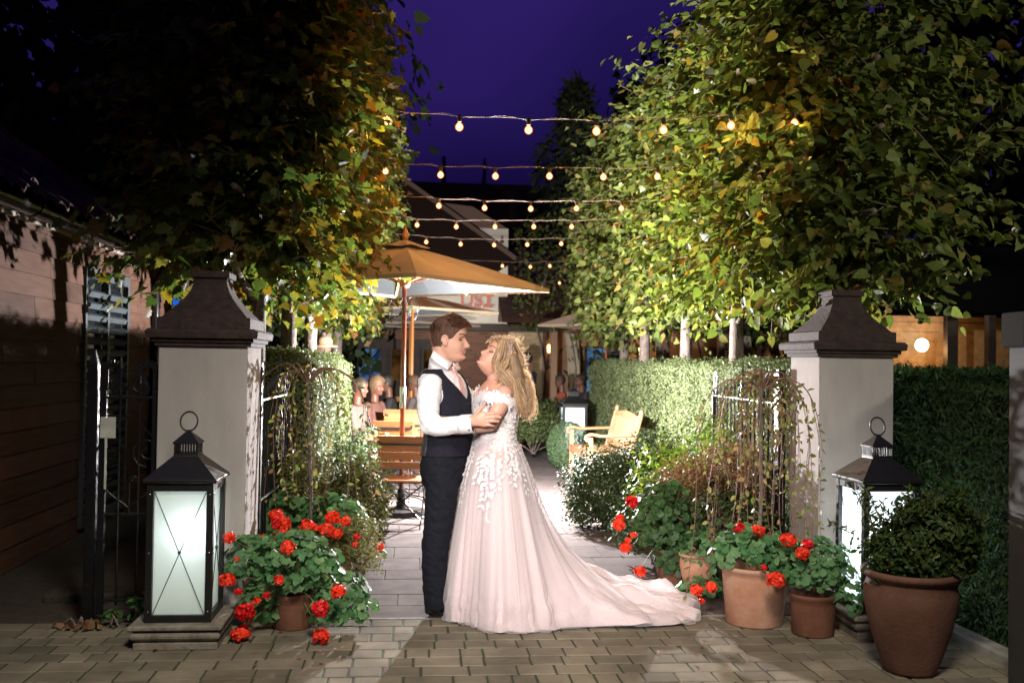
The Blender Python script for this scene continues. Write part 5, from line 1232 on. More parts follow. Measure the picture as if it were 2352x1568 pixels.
# face details
HG.patch('eyebrow', gr_, TG, BROW, lambda t: (.0205+.006*math.sin(math.pi*t*.8), .0042*(1-.45*t)), (R(-12), R(-50)), .0028)
HG.patch('eyebrow', gr_, TG, BROW, lambda t: (.0205+.006*math.sin(math.pi*t*.8), .0032*(1-.45*t)), (R(14), R(46)), .0022)
HG.patch('eyelashes', gr_, TG, LASH, lambda t: (-.0035-.002*math.sin(math.pi*t), .0024+.0010*math.sin(math.pi*t)), (R(-15), R(-42)), .0026)
HG.patch('lips', gr_, TG, LIP, lambda t: (-.0690+.034*abs(t-.5)**2, .0062*(1-.85*abs(2*t-1)**1.5)), (R(-40), R(40)), .0014, 20)
HG.patch('teeth', gr_, TG, mat('teeth', (.75, .70, .64), .3), lambda t: (-.0688+.034*abs(t-.5)**2, .0022*(1-.8*abs(2*t-1))), (R(-34), R(34)), .0026, 16)
HG.patch('smile_crease', gr_, TG, mat('crease', (.36, .15, .10), .6), lambda t: (-.050-.020*t, .0013), (R(-26), R(-42)), .0010, 8)
# hair: a close cap and swept strands on top
hair = MB(); rr_ = []
def hairline(a):   # lower edge z by angle, front 0
    d = abs(math.degrees(a)); return interp([0, 18, 35, 50, 62, 75, 88, 100, 120, 150, 180], [.073, .068, .060, .048, .030, -.004, .012, -.02, -.055, -.068, -.072], d)
na = 60
for i in range(22):
    f = i/21; ring = []
    for j in range(na):
        a = -math.pi+2*math.pi*j/na; z0 = hairline(a); z = z0+(.1185-z0)*f; thick = .002+.014*min(1, max(0, (z-.03)/.05))+.002*nz3((a*3, z*60, 1), 1)
        if abs(a) < R(50): thick += .010*max(0, (z-.06)/.05)
        ring.append(TG @ HG.pt(min(z, .1188), a, thick))
    rr_.append(ring)
hair.rings(rr_, cap=True); ho = hair.build('hair', HAIR_G2, gr_, smooth=True)
st = []
for k in range(900):
    a0 = hrr.uniform(-math.pi, math.pi); z0 = hrr.uniform(.055, .115)
    p0 = HG.pt(z0, a0, .012); fx = hrr.uniform(.025, .05)
    # combed forward and to the side
    a1 = a0*(1-.25) ; dirv = Vector((.9, -.25 if p0.y < .01 else .15, .16)) if p0.x > -.03 else Vector((.1, 0, -.7))
    p1 = p0+dirv.normalized()*fx*.5+Vector((0, 0, .003)); p2 = p0+dirv.normalized()*fx*(.6 if p0.x > .05 else 1)+Vector((0, 0, -.006))
    def push(p, lo=.010):
        q_ = p/HG.k; zz = min(max(q_.z, -.05), .117); a = math.atan2(q_.y/max(.01, HG.Wd(zz)), q_.x/max(.02, HG.F(zz) if q_.x > 0 else HG.B(zz))); s_ = HG.pt(zz, a, lo); return p if (p.length > s_.length) else s_
    st.append([TG @ p0, TG @ push(p1, .014), TG @ push(p2, .012)])
mb = MB()
for s_ in st: ribbon(mb, catmull(s_, 3), [.0014, .0018, .0018, .0015, .0012, .0009, .0005], Vector(hrr.normal(0, .5, 3))+(s_[0]-gm(1033, 778, 0)).normalized())
mb.build('hair_strands', HAIR_G, ho, smooth=True)
mb = MB()
for k in range(420):
    a = hrr.uniform(R(135), R(225)); z = hrr.uniform(-.05, .112); p0 = HG.pt(z, a, .006); d = p0.normalized()*hrr.uniform(.004, .010)+Vector((0, 0, -.006)); ribbon(mb, [TG @ p0, TG @ (p0+d*.5), TG @ (p0+d)], [.0009, .0008, .0004], Vector((0, -1, 0)))
mb.build('short_hair', HAIR_G, ho)
# shirt -------------------------------------------------------------
s_ = MB(); rows = [(gm(1011, 846), .066, .085, TZ), (gm(1011, 856), .095, .150, TZ), (gm(1014, 872), .118, .190, TZ), (gm(1020, 900), .130, .195, TZ), (gm(1026, 930), .132, .18, TZ), (gm(1029, 970), .128, .165, TZ), (gm(1029, 1010), .126, .16, TZ)]
eloft(s_, dens(rows, 3))
s_.ell(gm(990, 882, -.16), (.068, .062, .062))
s_.tube(catmull([gm(992, 876, -.155), gm(986, 900, -.185), gm(984, 930, -.205), gm(986, 960, -.22), gm(997, 977, -.225), gm(1018, 978, -.235), gm(1040, 976, -.25), gm(1062, 974, -.262)], 4), [.062, .066, .068, .070, .0705, .070, .069, .067, .066, .065, .064, .063, .062, .061, .0605, .0605, .061, .061, .060, .059, .057, .056, .054, .053, .052, .051, .050, .050, .049], 22)
s_.ell(gm(984, 977, -.222), (.055, .05, .055))
s_.cone(gm(1045, 882, .165), .062, gm(1095, 944, .24), .052); s_.cone(gm(1095, 944, .25), .05, gm(1150, 952, .16), .04)
so = s_.remesh('shirt', SHIRT, gr_, .006, 4, .5)
folds(so, .008, .085, R(40), (.6, 1.2, 2.4)); folds(so, .005, .035, R(-30), (.6, 1.3, 2.2))
# creases gathered at the elbow and along the forearm
cr_ = MB()
cu = MB(); cu.tube([gm(1057, 974.5, -.262), gm(1060, 974.5, -.264), gm(1074, 973.5, -.270), gm(1087, 972.5, -.277)], [.051, .0535, .0535, .052], 28, cap=False); cu.build('cuff', SHIRT, gr_, smooth=True, solid=.004)
cl = MB(); cl.ell(gm(1077, 986, -.322), (.006, .005, .006)); cl.build('cufflink', M_['steel'], gr_, smooth=True)
# collar
co = MB(); rr_ = []
for i in range(33):
    a = R(-25)+2*math.pi*i/32+.0; c = gm(1011.5, 834); f = (1+math.cos(a-TZ))/2   # 1 at front
    top = Vector((c.x+.062*math.cos(a), c.y+.062*math.sin(a), c.z+.030-.052*f)); mid = Vector((c.x+.064*math.cos(a), c.y+.064*math.sin(a), c.z+.032-.052*f)); bot = Vector((c.x+(.070+.008*f)*math.cos(a), c.y+(.070+.008*f)*math.sin(a), c.z-.015-.045*f))
    rr_.append([top, mid, bot])
co.rings(rr_[1:-1], cap=False, closed=False); co.build('collar', SHIRT, gr_, smooth=True, solid=.003)
def wing(T_, B_):
    rr_ = []
    t = catmull([gm(*p) for p in T_], 6); b_ = catmull([gm(*p) for p in B_], 6)
    for p, q_ in zip(t, b_): rr_.append([p, p*.66+q_*.34+Vector((0, -.003, 0)), p*.33+q_*.67+Vector((0, -.003, 0)), q_])
    m = MB(); m.rings(rr_, cap=False, closed=False); return m.build('collar_wing', COLLAR, gr_, smooth=True, solid=.004)
COLLAR = mat('collar_cloth', (.78, .77, .79), .75)
wing([(996, 804, -.035), (1004, 811, -.068), (1018, 820, -.078), (1031, 828, -.062), (1040, 833, -.02)], [(988, 822, -.065), (997, 829, -.095), (1010, 838, -.112), (1021, 844, -.118), (1028, 849, -.112)])
wing([(1040, 833, -.02), (1046, 834, .02), (1050, 832, .05)], [(1046, 846, -.03), (1054, 850, .02), (1058, 846, .07)])
# tie
t_ = MB(); fd = Vector((math.cos(TZ), math.sin(TZ), 0)); sd_ = Vector((-fd.y, fd.x, 0)); c = gm(1013, 850)
def tp(r, z, w_): p = Vector((c.x, c.y, 0))+fd*r; return [(*(p+sd_*w_+Vector((0, 0, z)))[:],), (*(p-sd_*w_+Vector((0, 0, z)))[:],), (*(p-sd_*w_*.9+fd*.012+Vector((0, 0, z)))[:],), (*(p+sd_*w_*.9+fd*.012+Vector((0, 0, z)))[:],)]
zc = c.z
t_.rings([tp(.080, zc+.026, .016), tp(.090, zc-.002, .022), tp(.094, zc-.022, .013), tp(.112, zc-.04, .024), tp(.138, zc-.11, .034), tp(.150, zc-.20, .038)]); t_.build('tie', TIE, gr_, smooth=False, bevel=.004)
# waistcoat as a loft with V neck and armholes cut out
v_rows = dens([(gm(1011, 848), .082, .112, TZ), (gm(1012, 858), .108, .158, TZ), (gm(1016, 876), .130, .188, TZ), (gm(1021, 900), .140, .196, TZ), (gm(1026, 930), .143, .186, TZ), (gm(1029, 970), .140, .174, TZ), (gm(1030, 1005), .139, .171, TZ), (gm(1025, 1044), .142, .176, TZ)], 18)
vm = MB(); nn = 260; grid = []
for c_, rx, ry, rz in v_rows:
    grid.append([Vector((c_.x+rx*math.cos(a)*math.cos(rz)-ry*math.sin(a)*math.sin(rz), c_.y+rx*math.cos(a)*math.sin(rz)+ry*math.sin(a)*math.cos(rz), c_.z)) for a in [2*math.pi*j/nn for j in range(nn)]])
base_ = 0; vm.v = [tuple(p) for r_ in grid for p in r_]; faces_f = []; faces_b = []
zs = [r_[0].z for r_ in v_rows]; z_of = lambda py: gm(1015, py).z
for i in range(len(grid)-1):
    zc_ = (zs[i]+zs[i+1])/2
    for j in range(nn):
        ang = math.degrees(2*math.pi*(j+.5)/nn); ang = (ang+180) % 360-180   # 0 = facing direction in torso frame
        vw = interp([z_of(915), z_of(900), z_of(880), z_of(862), z_of(848)], [0, 12, 26, 38, 46], zc_) if zc_ > z_of(915) else -1
        if abs(ang) < vw: continue
        # armholes at +-90
        k = (zc_-z_of(896))/(z_of(858)-z_of(934)); hw = 40*math.sqrt(max(0, 1-(2*k)**2)) if abs(2*k) < 1 else 0
        ctr = 96
        if abs(abs(ang)-ctr) < hw: continue
        f = (i*nn+j, i*nn+(j+1) % nn, (i+1)*nn+(j+1) % nn, (i+1)*nn+j); (faces_b if abs(ang) > 112 else faces_f).append(f)
vm.f = faces_f; vo = vm.build('waistcoat', VEST, gr_, smooth=True, solid=.006); sm_ = vo.modifiers.new('soften', 'SMOOTH'); sm_.iterations = 8; vo.modifiers.move(1, 0); wrinkle(vo, .004, .06)
vb_ = MB(); vb_.v = vm.v; vb_.f = faces_b; vo2 = vb_.build('waistcoat_back', SATIN, gr_, smooth=True, solid=.006); wrinkle(vo2, .010, .05)
bt = MB()
for py in (925, 950, 975, 1000):
    r_ = next(r for r in v_rows if r[0].z <= z_of(py)); bt.ell(r_[0]+fd*(r_[1]+.004), (.006, .006, .006))
bt.build('buttons', M_['black_metal'], gr_, smooth=True)
# trousers
tr_ = MB(); eloft(tr_, dens([(gm(1026, 1030), .130, .165, TZ), (gm(1023, 1060), .138, .176, TZ), (gm(1020, 1095), .128, .172, TZ), (gm(1020, 1120), .095, .15, TZ)], 3))
def leg(pts, rad): 
    c_ = catmull(pts, 5); n = len(c_); rs = [tuple(np.interp(i/(n-1), np.linspace(0, 1, len(rad)), [q_[e] for q_ in rad]) for e in (0, 1)) for i in range(n)]; tr_.tube(c_, rs, 22)
leg([gm(1012, 1085, -.075), gm(1015, 1120, -.085), gm(1008, 1190, -.095), gm(1000, 1260, -.10), gm(999, 1310, -.095), gm(1000, 1350, -.085), gm(1003, 1394, -.07)], [(.10, .105), (.094, .10), (.085, .088), (.076, .080), (.072, .076), (.070, .074), (.070, .073)])
leg([gm(1032, 1085, .08), gm(1036, 1120, .09), gm(1032, 1190, .10), gm(1026, 1260, .12), gm(1020, 1310, .13), gm(1017, 1350, .13), gm(1015, 1384, .13)], [(.10, .10), (.092, .095), (.08, .085), (.07, .075), (.065, .07), (.064, .068), (.064, .068)])
to = tr_.remesh('trousers', TROU, gr_, .007, 4, .5); folds(to, .013, .06, R(25), (.9, 1, 1.6)); folds(to, .003, .03, R(-40), (.8, 1, 2.2))
# shoes
def shoe(hx, hy, D_, ang, name='shoe'):
    h_ = W(hx, hy, D_); h_.z = 0; dx = Vector((math.cos(ang), math.sin(ang), 0)); sx = Vector((-dx.y, dx.x, 0)); rings = []
    for (d, w_, z0, z1) in ((-.015, .022, .012, .08), (.0, .036, .010, .125), (.04, .040, .008, .130), (.09, .040, .008, .115), (.14, .044, .006, .070), (.19, .048, .004, .052), (.24, .044, .004, .040), (.275, .030, .006, .030), (.288, .014, .010, .022)):
        ring = []
        for j in range(16):
            a = 2*math.pi*j/16; yy = math.cos(a)*w_; zz = (z0+z1)/2+math.sin(a)*(z1-z0)/2; zz = max(z0, zz) if math.sin(a) < 0 else zz; ring.append(h_+dx*d+sx*yy+Vector((0, 0, max(.003, zz))))
        rings.append(ring)
    MB().rings(rings).build(name, SHOE, gr_, smooth=True, sub=1)
shoe(983, 1405, 5.99, R(-32)); shoe(1000, 1395, 6.16, R(-8))
# ---------------------------------------------------------------- bride
HB = Head(True, .97)
TB = Matrix.Translation(gm(1142, 823, .0)) @ Euler((0, R(-40), R(180+22)), 'XYZ').to_matrix().to_4x4()
BZ = R(180+28)
bb = MB(); HB.mesh(bb, TB)
bb.tube(catmull([gm(1140, 838, .0), gm(1137, 855, .0), gm(1139, 872, 0), gm(1143, 892, 0)], 3), [.044, .044, .045, .046, .049, .052, .055, .065, .080, .09], 20)
bb.cone(gm(1110, 836, 0), .014, gm(1138, 848, 0), .038)
rows = dens([(gm(1140, 872), .050, .075, BZ), (gm(1140, 886), .075, .135, BZ), (gm(1139, 902), .095, .165, BZ), (gm(1137, 925), .118, .160, BZ), (gm(1135, 945), .122, .155, BZ), (gm(1136, 975), .110, .145, BZ), (gm(1136, 1005), .112, .145, BZ), (gm(1138, 1050), .145, .17, BZ)], 3)
eloft(bb, rows)
bsh, bel, bwr = gm(1157, 905, -.150), gm(1126, 974, -.215), gm(1048, 988, -.175)
bb.cone(bsh, .052, gm(1146, 935, -.18), .052); bb.cone(gm(1146, 935, -.18), .050, bel, .042); bb.cone(bel, .042, bwr, .027); bb.cone(bwr, .026, gm(1022, 985, -.16), .022)
# near hand resting on the groom's back (behind his elbow)
for k in range(4): bb.tube(catmull([gm(1024, 978+k*4, -.165), gm(1010, 974+k*5, -.155), gm(998, 972+k*6, -.14)], 4), .0085, 10)
bb.tube([gm(1026, 980, -.165), gm(1018, 970, -.16), gm(1012, 964, -.15)], .009, 10)
# far arm over the groom's shoulder side
fs, fe, fw_ = gm(1112, 905, .15), gm(1082, 935, .16), gm(1060, 925, .20)
bb.cone(fs, .05, fe, .040); bb.cone(fe, .038, fw_, .027)
for k in range(4): bb.tube(catmull([fw_, fw_+Vector((-.05, .01+k*.017, .01)), fw_+Vector((-.09, .01+k*.02, 0))], 4), .0085, 10)
bb.tube([fw_, fw_+Vector((-.03, -.02, .03)), fw_+Vector((-.05, -.03, .04))], .009, 10)
# legs under the skirt, standing on the ground
for dy in (-.08, .08): bb.cone(gm(1138, 1060, dy), .085, gm(1140, 1240, dy), .055); a_ = gm(1142, 1400, dy); a_.z = .08; bb.cone(gm(1140, 1240, dy), .055, a_, .035); bb.cone(a_-Vector((0, 0, .04)), .03, a_-Vector((.14, 0, .05)), .025)
br_ = bb.remesh('person', SK_B, None, .0036, 2, .4)
tag(br_, 'bride in pale blush lace gown with long train, blonde head tilted up towards the groom', 'person')
HB.patch('eyebrow', br_, TB, BROW, lambda t: (.0215+.007*math.sin(math.pi*t*.85), .0036*(1-.5*t)), (R(14), R(56)), .0028)
HB.patch('eyebrow', br_, TB, BROW, lambda t: (.0215+.007*math.sin(math.pi*t*.85), .0036*(1-.5*t)), (R(-14), R(-50)), .0022)
HB.patch('eyelashes', br_, TB, LASH, lambda t: (-.0045-.0028*math.sin(math.pi*t)+.003*t*t, .0026+.0016*math.sin(math.pi*t)), (R(15), R(47)), .0034)
HB.patch('eyelid', br_, TB, mat('eyeshadow', (.42, .20, .14), .4), lambda t: (.0025, .0035*math.sin(math.pi*t)+.001), (R(17), R(42)), .0012)
HB.patch('lips', br_, TB, LIPB, lambda t: (-.0690, .0082*(1-.85*abs(2*t-1)**1.3)), (R(-25), R(25)), .0016, 16)
HB.patch('lip_line', br_, TB, mat('lipline', (.25, .06, .06), .5), lambda t: (-.0690, .0009), (R(-21), R(21)), .0022, 16)
# hair volume
hair = MB(); rr_ = []
def hlb(a):
    d = abs(math.degrees(a)); return interp([0, 20, 40, 58, 70, 85, 100, 120, 150, 180], [.078, .074, .062, .030, -.01, -.035, -.06, -.08, -.09, -.092], d)
for i in range(24):
    f = i/23; ring = []
    for j in range(64):
        a = -math.pi+2*math.pi*j/64; z0 = hlb(a); z = z0+(.1185-z0)*f
        ring.append(TB @ HB.pt(min(z, .1188), a, .004+.012*min(1, max(0, (z-.0)/.06))+.008*(abs(a) > R(80))+.002*nz3((a*5, z*30, 3), 1)))
    rr_.append(ring)
hair.rings(rr_); hb = hair.build('hair', HAIR_B2, br_, smooth=True)
g1 = []   # guides: swept from parting over the near side, down the back
def HP(z, a, off): return TB @ HB.pt(z, R(a), off)
A_g = []
for k in range(16):
    a0 = 4+k*7; f = k/15
    A_g.append([HP(.118-.034*max(0, 1-f*1.5), a0 if a0 < 60 else 60, .014), HP(.075-.03*f, 52+k*5.5, .022), HP(.015-.02*f, 72+k*4.5, .022), HP(-.045, 92+k*3.5, .024), gm(1168+14*f, 872, -.11+.03*f), gm(1183+10*f, 905, -.13+.06*f), gm(1196+10*f, 935, -.13+.08*f), gm(1203+6*f, 958-4*f, -.10+.06*f)])
strands('hair_locks', HAIR_B, hb, A_g, 1100, .0019, hrr, .013, .012, 1.7, seg=6)
B_g = []
for k in range(12):
    f = k/11; B_g.append([HP(.117, 40, .014), HP(.118, 120, .016), HP(.075, 150+k*5, .024), HP(.02, 150+k*7, .03), HP(-.05, 150+k*5, .03), gm(1193+5*f, 868, .02+.04*f), gm(1201+8*f, 900, .0+.05*f), gm(1207+6*f, 930, -.02+.05*f), gm(1200+10*f, 957, -.02+.04*f)])
strands('hair_locks', HAIR_B, hb, B_g, 900, .0019, hrr, .016, .016, 2.1, seg=6)
hv = MB(); hv.tube(catmull([gm(1172, 815, -.02), gm(1184, 850, -.02), gm(1190, 885, -.03), gm(1201, 920, -.03), gm(1207, 948, -.03), gm(1205, 962, -.03)], 5), [(.075, .045)]*8+[(.07, .040)]*8+[(.06, .030)]*6+[(.03, .016)]*4, 14)
hv.build('hair_volume', HAIR_B2, hb, smooth=True)
# face framing loose locks on the near side
C_g = [[HP(.100, 20, .012), HP(.070, 52, .020), HP(.01, 66, .018), gm(1142, 846, -.085), gm(1147, 866, -.10), gm(1141, 884, -.11)], [HP(.10, 16, .012), HP(.065, 56, .020), HP(.0, 72, .020), gm(1150, 850, -.09), gm(1155, 880, -.12), gm(1150, 905, -.15), gm(1156, 925, -.185)]]
strands('hair_locks', HAIR_B, hb, C_g, 110, .0017, hrr, .006, .006, 1.5)
# plait
pl = MB(); pc = catmull([HP(.07, 108, .024), HP(.04, 100, .026), HP(.0, 97, .026), HP(-.035, 98, .026)], 10)
for s__ in range(3):
    pl.tube([p+TB.to_3x3() @ Vector((.012*math.sin(i*.75+s__*2.09), .005*math.sin(i*1.5+s__*4.2), 0)) for i, p in enumerate(pc)], [.0085]*len(pc), 8)
pl.build('plait', mat('plait', (.50, .33, .17), .45, island=.2, bump=.6, bscale=120), hb, smooth=True)
# flyaway curls, rim lit
mb = MB()
for k in range(330):
    b_ = [gm(1150+hrr.uniform(-25, 42), 778+hrr.uniform(0, 10), hrr.uniform(-.06, .06)), gm(1196, hrr.uniform(800, 870), hrr.uniform(-.06, .08)), gm(1212, hrr.uniform(870, 960), hrr.uniform(-.1, .05))][k % 3]
    o_ = Vector((hrr.uniform(.0, .045) if k % 3 else hrr.uniform(-.02, .03), hrr.uniform(-.02, .02), hrr.uniform(-.01, .035) if k % 3 == 0 else hrr.uniform(-.03, .02))); r_ = hrr.uniform(.008, .022); ph = hrr.uniform(0, 6)
    ribbon(mb, [b_+o_*f+Vector((r_*math.cos(ph+f*6), 0, r_*math.sin(ph+f*6)))*f for f in [i/10 for i in range(11)]], [.0006]*11, Vector((.1, -1, .1)))
mb.build('flyaway_hair', HAIR_B, hb, smooth=True)
# tiara
mb = MB(); tc_ = catmull([HP(.105, 78, .030), HP(.085, 86, .034), HP(.060, 89, .036), HP(.035, 90, .036), HP(.015, 92, .034)], 9)
for p in tc_:
    for _ in range(3): mb.ell(p+Vector(hrr.normal(0, .0035, 3)), float(hrr.uniform(.0018, .0034)), 6, 5)
mb.build('tiara', mat('crystal', (.85, .80, .88), .12, 0.6, island=.3), hb)
# ---------------------------------------------------------------- gown
def sheer(name, col, op):
    m, nt, o = _nodes(name); L = nt.links.new
    b = nt.nodes.new('ShaderNodeBsdfDiffuse'); b.inputs[0].default_value = (*col, 1); tr = nt.nodes.new('ShaderNodeBsdfTranslucent'); tr.inputs[0].default_value = (*col, 1)
    mx = nt.nodes.new('ShaderNodeMixShader'); mx.inputs[0].default_value = .45; tp_ = nt.nodes.new('ShaderNodeBsdfTransparent'); m2 = nt.nodes.new('ShaderNodeMixShader')
    lw = nt.nodes.new('ShaderNodeLayerWeight'); lw.inputs[0].default_value = .35; mr = nt.nodes.new('ShaderNodeMapRange'); mr.inputs['To Min'].default_value = op; mr.inputs['To Max'].default_value = min(1, op+.55); L(lw.outputs['Facing'], mr.inputs['Value'])
    L(b.outputs[0], mx.inputs[1]); L(tr.outputs[0], mx.inputs[2]); L(mr.outputs[0], m2.inputs[0]); L(tp_.outputs[0], m2.inputs[1]); L(mx.outputs[0], m2.inputs[2]); L(m2.outputs[0], o.inputs[0]); return m
BLUSH = mat('blush_satin', (.66, .52, .53), .55, var=.05, vscale=3, sheen=.3)
TULLE = sheer('tulle', (.90, .84, .85), .27); LACE = mat('lace', (.76, .71, .72), .7, island=.10, sheen=.3)
# bodice
IVORY = mat('ivory_satin', (.74, .67, .66), .6, var=.05, vscale=5)
b_rows = dens([(gm(1140, 906), .120, .158, BZ), (gm(1138, 925), .130, .172, BZ), (gm(1137, 945), .132, .168, BZ), (gm(1136, 975), .124, .158, BZ), (gm(1135, 1002), .121, .154, BZ), (gm(1137, 1022), .118, .150, BZ)], 5)
bm_ = MB(); ring = eloft(bm_, b_rows, 48, cap=False, fn=lambda t, a: 1+.0*t); bo = bm_.build('bodice', IVORY, br_, smooth=True, solid=.004)
# skirt: bezier profiles to a ground outline with train
SC = gm(1137, 1012); SC0 = Vector((SC.x, SC.y, 0)); wz = SC.z
def outline(a):   # radius on the ground by angle
    px_pts = [(1022, 1412), (1026, 1425), (1054, 1433), (1083, 1438), (1116, 1452), (1170, 1457), (1226, 1456), (1271, 1448), (1340, 1443), (1407, 1442), (1472, 1443), (1540, 1451), (1586, 1438), (1597, 1400), (1576, 1369), (1530, 1357), (1424, 1352), (1391, 1351), (1300, 1330), (1200, 1340), (1100, 1350), (1040, 1385)]
    return px_pts
OUT = [G(*p_) - SC0 for p_ in outline(0)]
oa = sorted([(math.atan2(p.y, p.x), math.hypot(p.x, p.y)) for p in OUT]); oA = [x[0] for x in oa]; oR = [x[1] for x in oa]
oA = [oA[-1]-2*math.pi]+oA+[oA[0]+2*math.pi]; oR = [oR[-1]]+oR+[oR[0]]
def RO(a):
    a = (a+math.pi) % (2*math.pi)-math.pi; return sum(np.interp(a+d, oA, oR) for d in (-.03, 0, .03))/3
def skirt_pt(a, s, off=0.0, seed=0.0, waist=.122):
    off = off*min(1, .15+s*5)
    Rg = RO(a); tr = min(1, max(0, (Rg-.52)/.6))
    rw = waist*(1+.16*abs(math.sin(a-BZ)))
    P0 = np.array([rw, wz]); P1 = np.array([rw+.075+.03*tr, wz-.30]); P2 = np.array([.30+.10*tr if Rg > .42 else Rg*.72, .42-.40*tr]); P3 = np.array([Rg, .012])
    if Rg < .42: P2 = np.array([Rg*.86, .35])
    b = (1-s)**3*P0+3*(1-s)**2*s*P1+3*(1-s)*s*s*P2+s**3*P3
    amp = .004+.030*s**1.2*(1-.35*tr*s)
    f = math.sin(a*15+seed+1.5*math.sin(a*2+s*1.1))*.6+math.sin(a*27+2*seed+2.0*s)*.32+math.sin(a*7+seed*3)*.35
    r = b[0]+amp*f*(1 if s < .97 else .8)+off; z = b[1]
    if tr > 0 and s > .5:
        q_ = (s-.5)/.5; rad = b[0]; ridge = .050*math.sin(a*34+math.sin(rad*5+seed)*1.8)+.040*math.sin(a*19+rad*6.0+1)+.022*math.sin(rad*15+a*9)+.018*math.sin(rad*27+a*44)
        z += tr*q_*(1-q_**6*.7)*(.035+max(-.03, ridge)*1.1)
    if s > .80 and off > 0:
        q2 = min(1, (s-.80)/.12); n1 = nz3((r*math.cos(a)*7, r*math.sin(a)*7, s*9), 1.0, seed); n2 = nz3((r*math.cos(a)*15, r*math.sin(a)*15, s*16), 1.0, seed+3)
        r += q2*(.030*n1+.014*n2)*(1-.5*tr); z += q2*max(0, .030*n1+.020*n2+.006)*(1 if s < .985 else .3)
    return Vector((SC0.x+r*math.cos(a), SC0.y+r*math.sin(a), max(.006+.004*(off > 0), z)))
def skirt(name, m, na, ns, off, seed, solid=0.0, s1=1.0):
    mb = MB(); rings = []
    for i in range(ns+1):
        s = s1*i/ns; rings.append([skirt_pt(-math.pi+2*math.pi*j/na, s, off, seed) for j in range(na)])
    mb.rings(rings, cap=False); return mb.build(name, m, br_, smooth=True, solid=solid)
skirt('skirt', BLUSH, 420, 70, -.012, 0.0)
skirt('tulle_overskirt', TULLE, 480, 90, .014, .6)
skirt('tulle_outer_layer', TULLE, 480, 90, .028, 2.1)
# lace leaves: bodice dense, trailing vines on the skirt
P, N, Dd, Sz = [], [], [], []
brows = b_rows
for k in range(1250):
    t = hrr.uniform(0, 1); a = hrr.uniform(0, 2*math.pi); i = min(int(t*(len(brows)-1)), len(brows)-1); c_, rx, ry, rz = brows[i]
    n_ = Vector((math.cos(a)*math.cos(rz)-math.sin(a)*math.sin(rz), math.cos(a)*math.sin(rz)+math.sin(a)*math.cos(rz), 0)); x, y = rx*math.cos(a), ry*math.sin(a)
    P.append((c_.x+x*math.cos(rz)-y*math.sin(rz)+n_.x*.006, c_.y+x*math.sin(rz)+y*math.cos(rz)+n_.y*.006, c_.z)); N.append(n_); Dd.append((hrr.normal(0, .6), hrr.normal(0, .6), hrr.normal(-.4, .7))); Sz.append(hrr.uniform(.016, .026))
for vn in range(54):
    a = hrr.uniform(-math.pi, math.pi); s_end = .12+hrr.beta(1.6, 2.2)*.42; s = hrr.uniform(.0, .10); da = hrr.normal(0, .03)
    while s < s_end:
        da = da*.7+hrr.normal(0, .02); a += da; p = skirt_pt(a, s, .020, .6); q_ = skirt_pt(a+da, s+.02, .020, .6); d = (q_-p).normalized(); n_ = Vector((math.cos(a), math.sin(a), .25)); sd = n_.cross(d)
        for e in (-1, 1):
            if hrr.random() < .85: P.append(p+sd*e*.006+n_*.005+d*hrr.normal(0, .006)); N.append(n_); Dd.append(d*.8+sd*e*hrr.uniform(.5, 1.1)); Sz.append(hrr.uniform(.022, .038))
        s += hrr.uniform(.020, .032)
leaf_mesh('lace_appliques', LACE, br_, [tuple(x) for x in P], [tuple(x) for x in N], [tuple(x) for x in Dd], Sz, 'small', .05, flat=.35)
# off shoulder band
bl = catmull([gm(1089, 930, -.02), gm(1100, 915, -.10), gm(1120, 910, -.185), gm(1148, 915, -.215), gm(1174, 924, -.175), gm(1190, 925, -.06), gm(1188, 918, .08), gm(1160, 905, .19), gm(1120, 895, .20), gm(1092, 905, .14), gm(1084, 922, .05), gm(1089, 930, -.02)], 8)
mb = MB(); n = len(bl); rr_ = []
for i, p in enumerate(bl):
    d = (bl[min(i+1, n-1)]-bl[max(i-1, 0)]).normalized(); o_ = Vector((d.y, -d.x, 0)).normalized(); h_ = .030
    rr_.append([p+Vector((0, 0, h_))-o_*.004, p+Vector((0, 0, h_*.4))+o_*.006, p-Vector((0, 0, h_*.4))+o_*.007, p-Vector((0, 0, h_))-o_*.0])
mb.rings(rr_, cap=False, closed=False); mb.build('shoulder_band', LACE, br_, smooth=True, solid=.004)
P, N, Dd = [], [], []
for k in range(420):
    i = hrr.integers(0, n-1); p = bl[i]; d = (bl[min(i+1, n-1)]-bl[max(i-1, 0)]).normalized(); o_ = Vector((d.y, -d.x, 0)).normalized(); z = hrr.uniform(-.034, .034); P.append(tuple(p+o_*.008+Vector((0, 0, z)))); N.append(tuple(o_)); Dd.append(tuple(Vector((hrr.normal(0, .7), 0, hrr.normal(0, .7)))))
leaf_mesh('band_lace', LACE, br_, P, N, Dd, hrr.uniform(.018, .028, len(P)), 'small', .05, flat=.3)
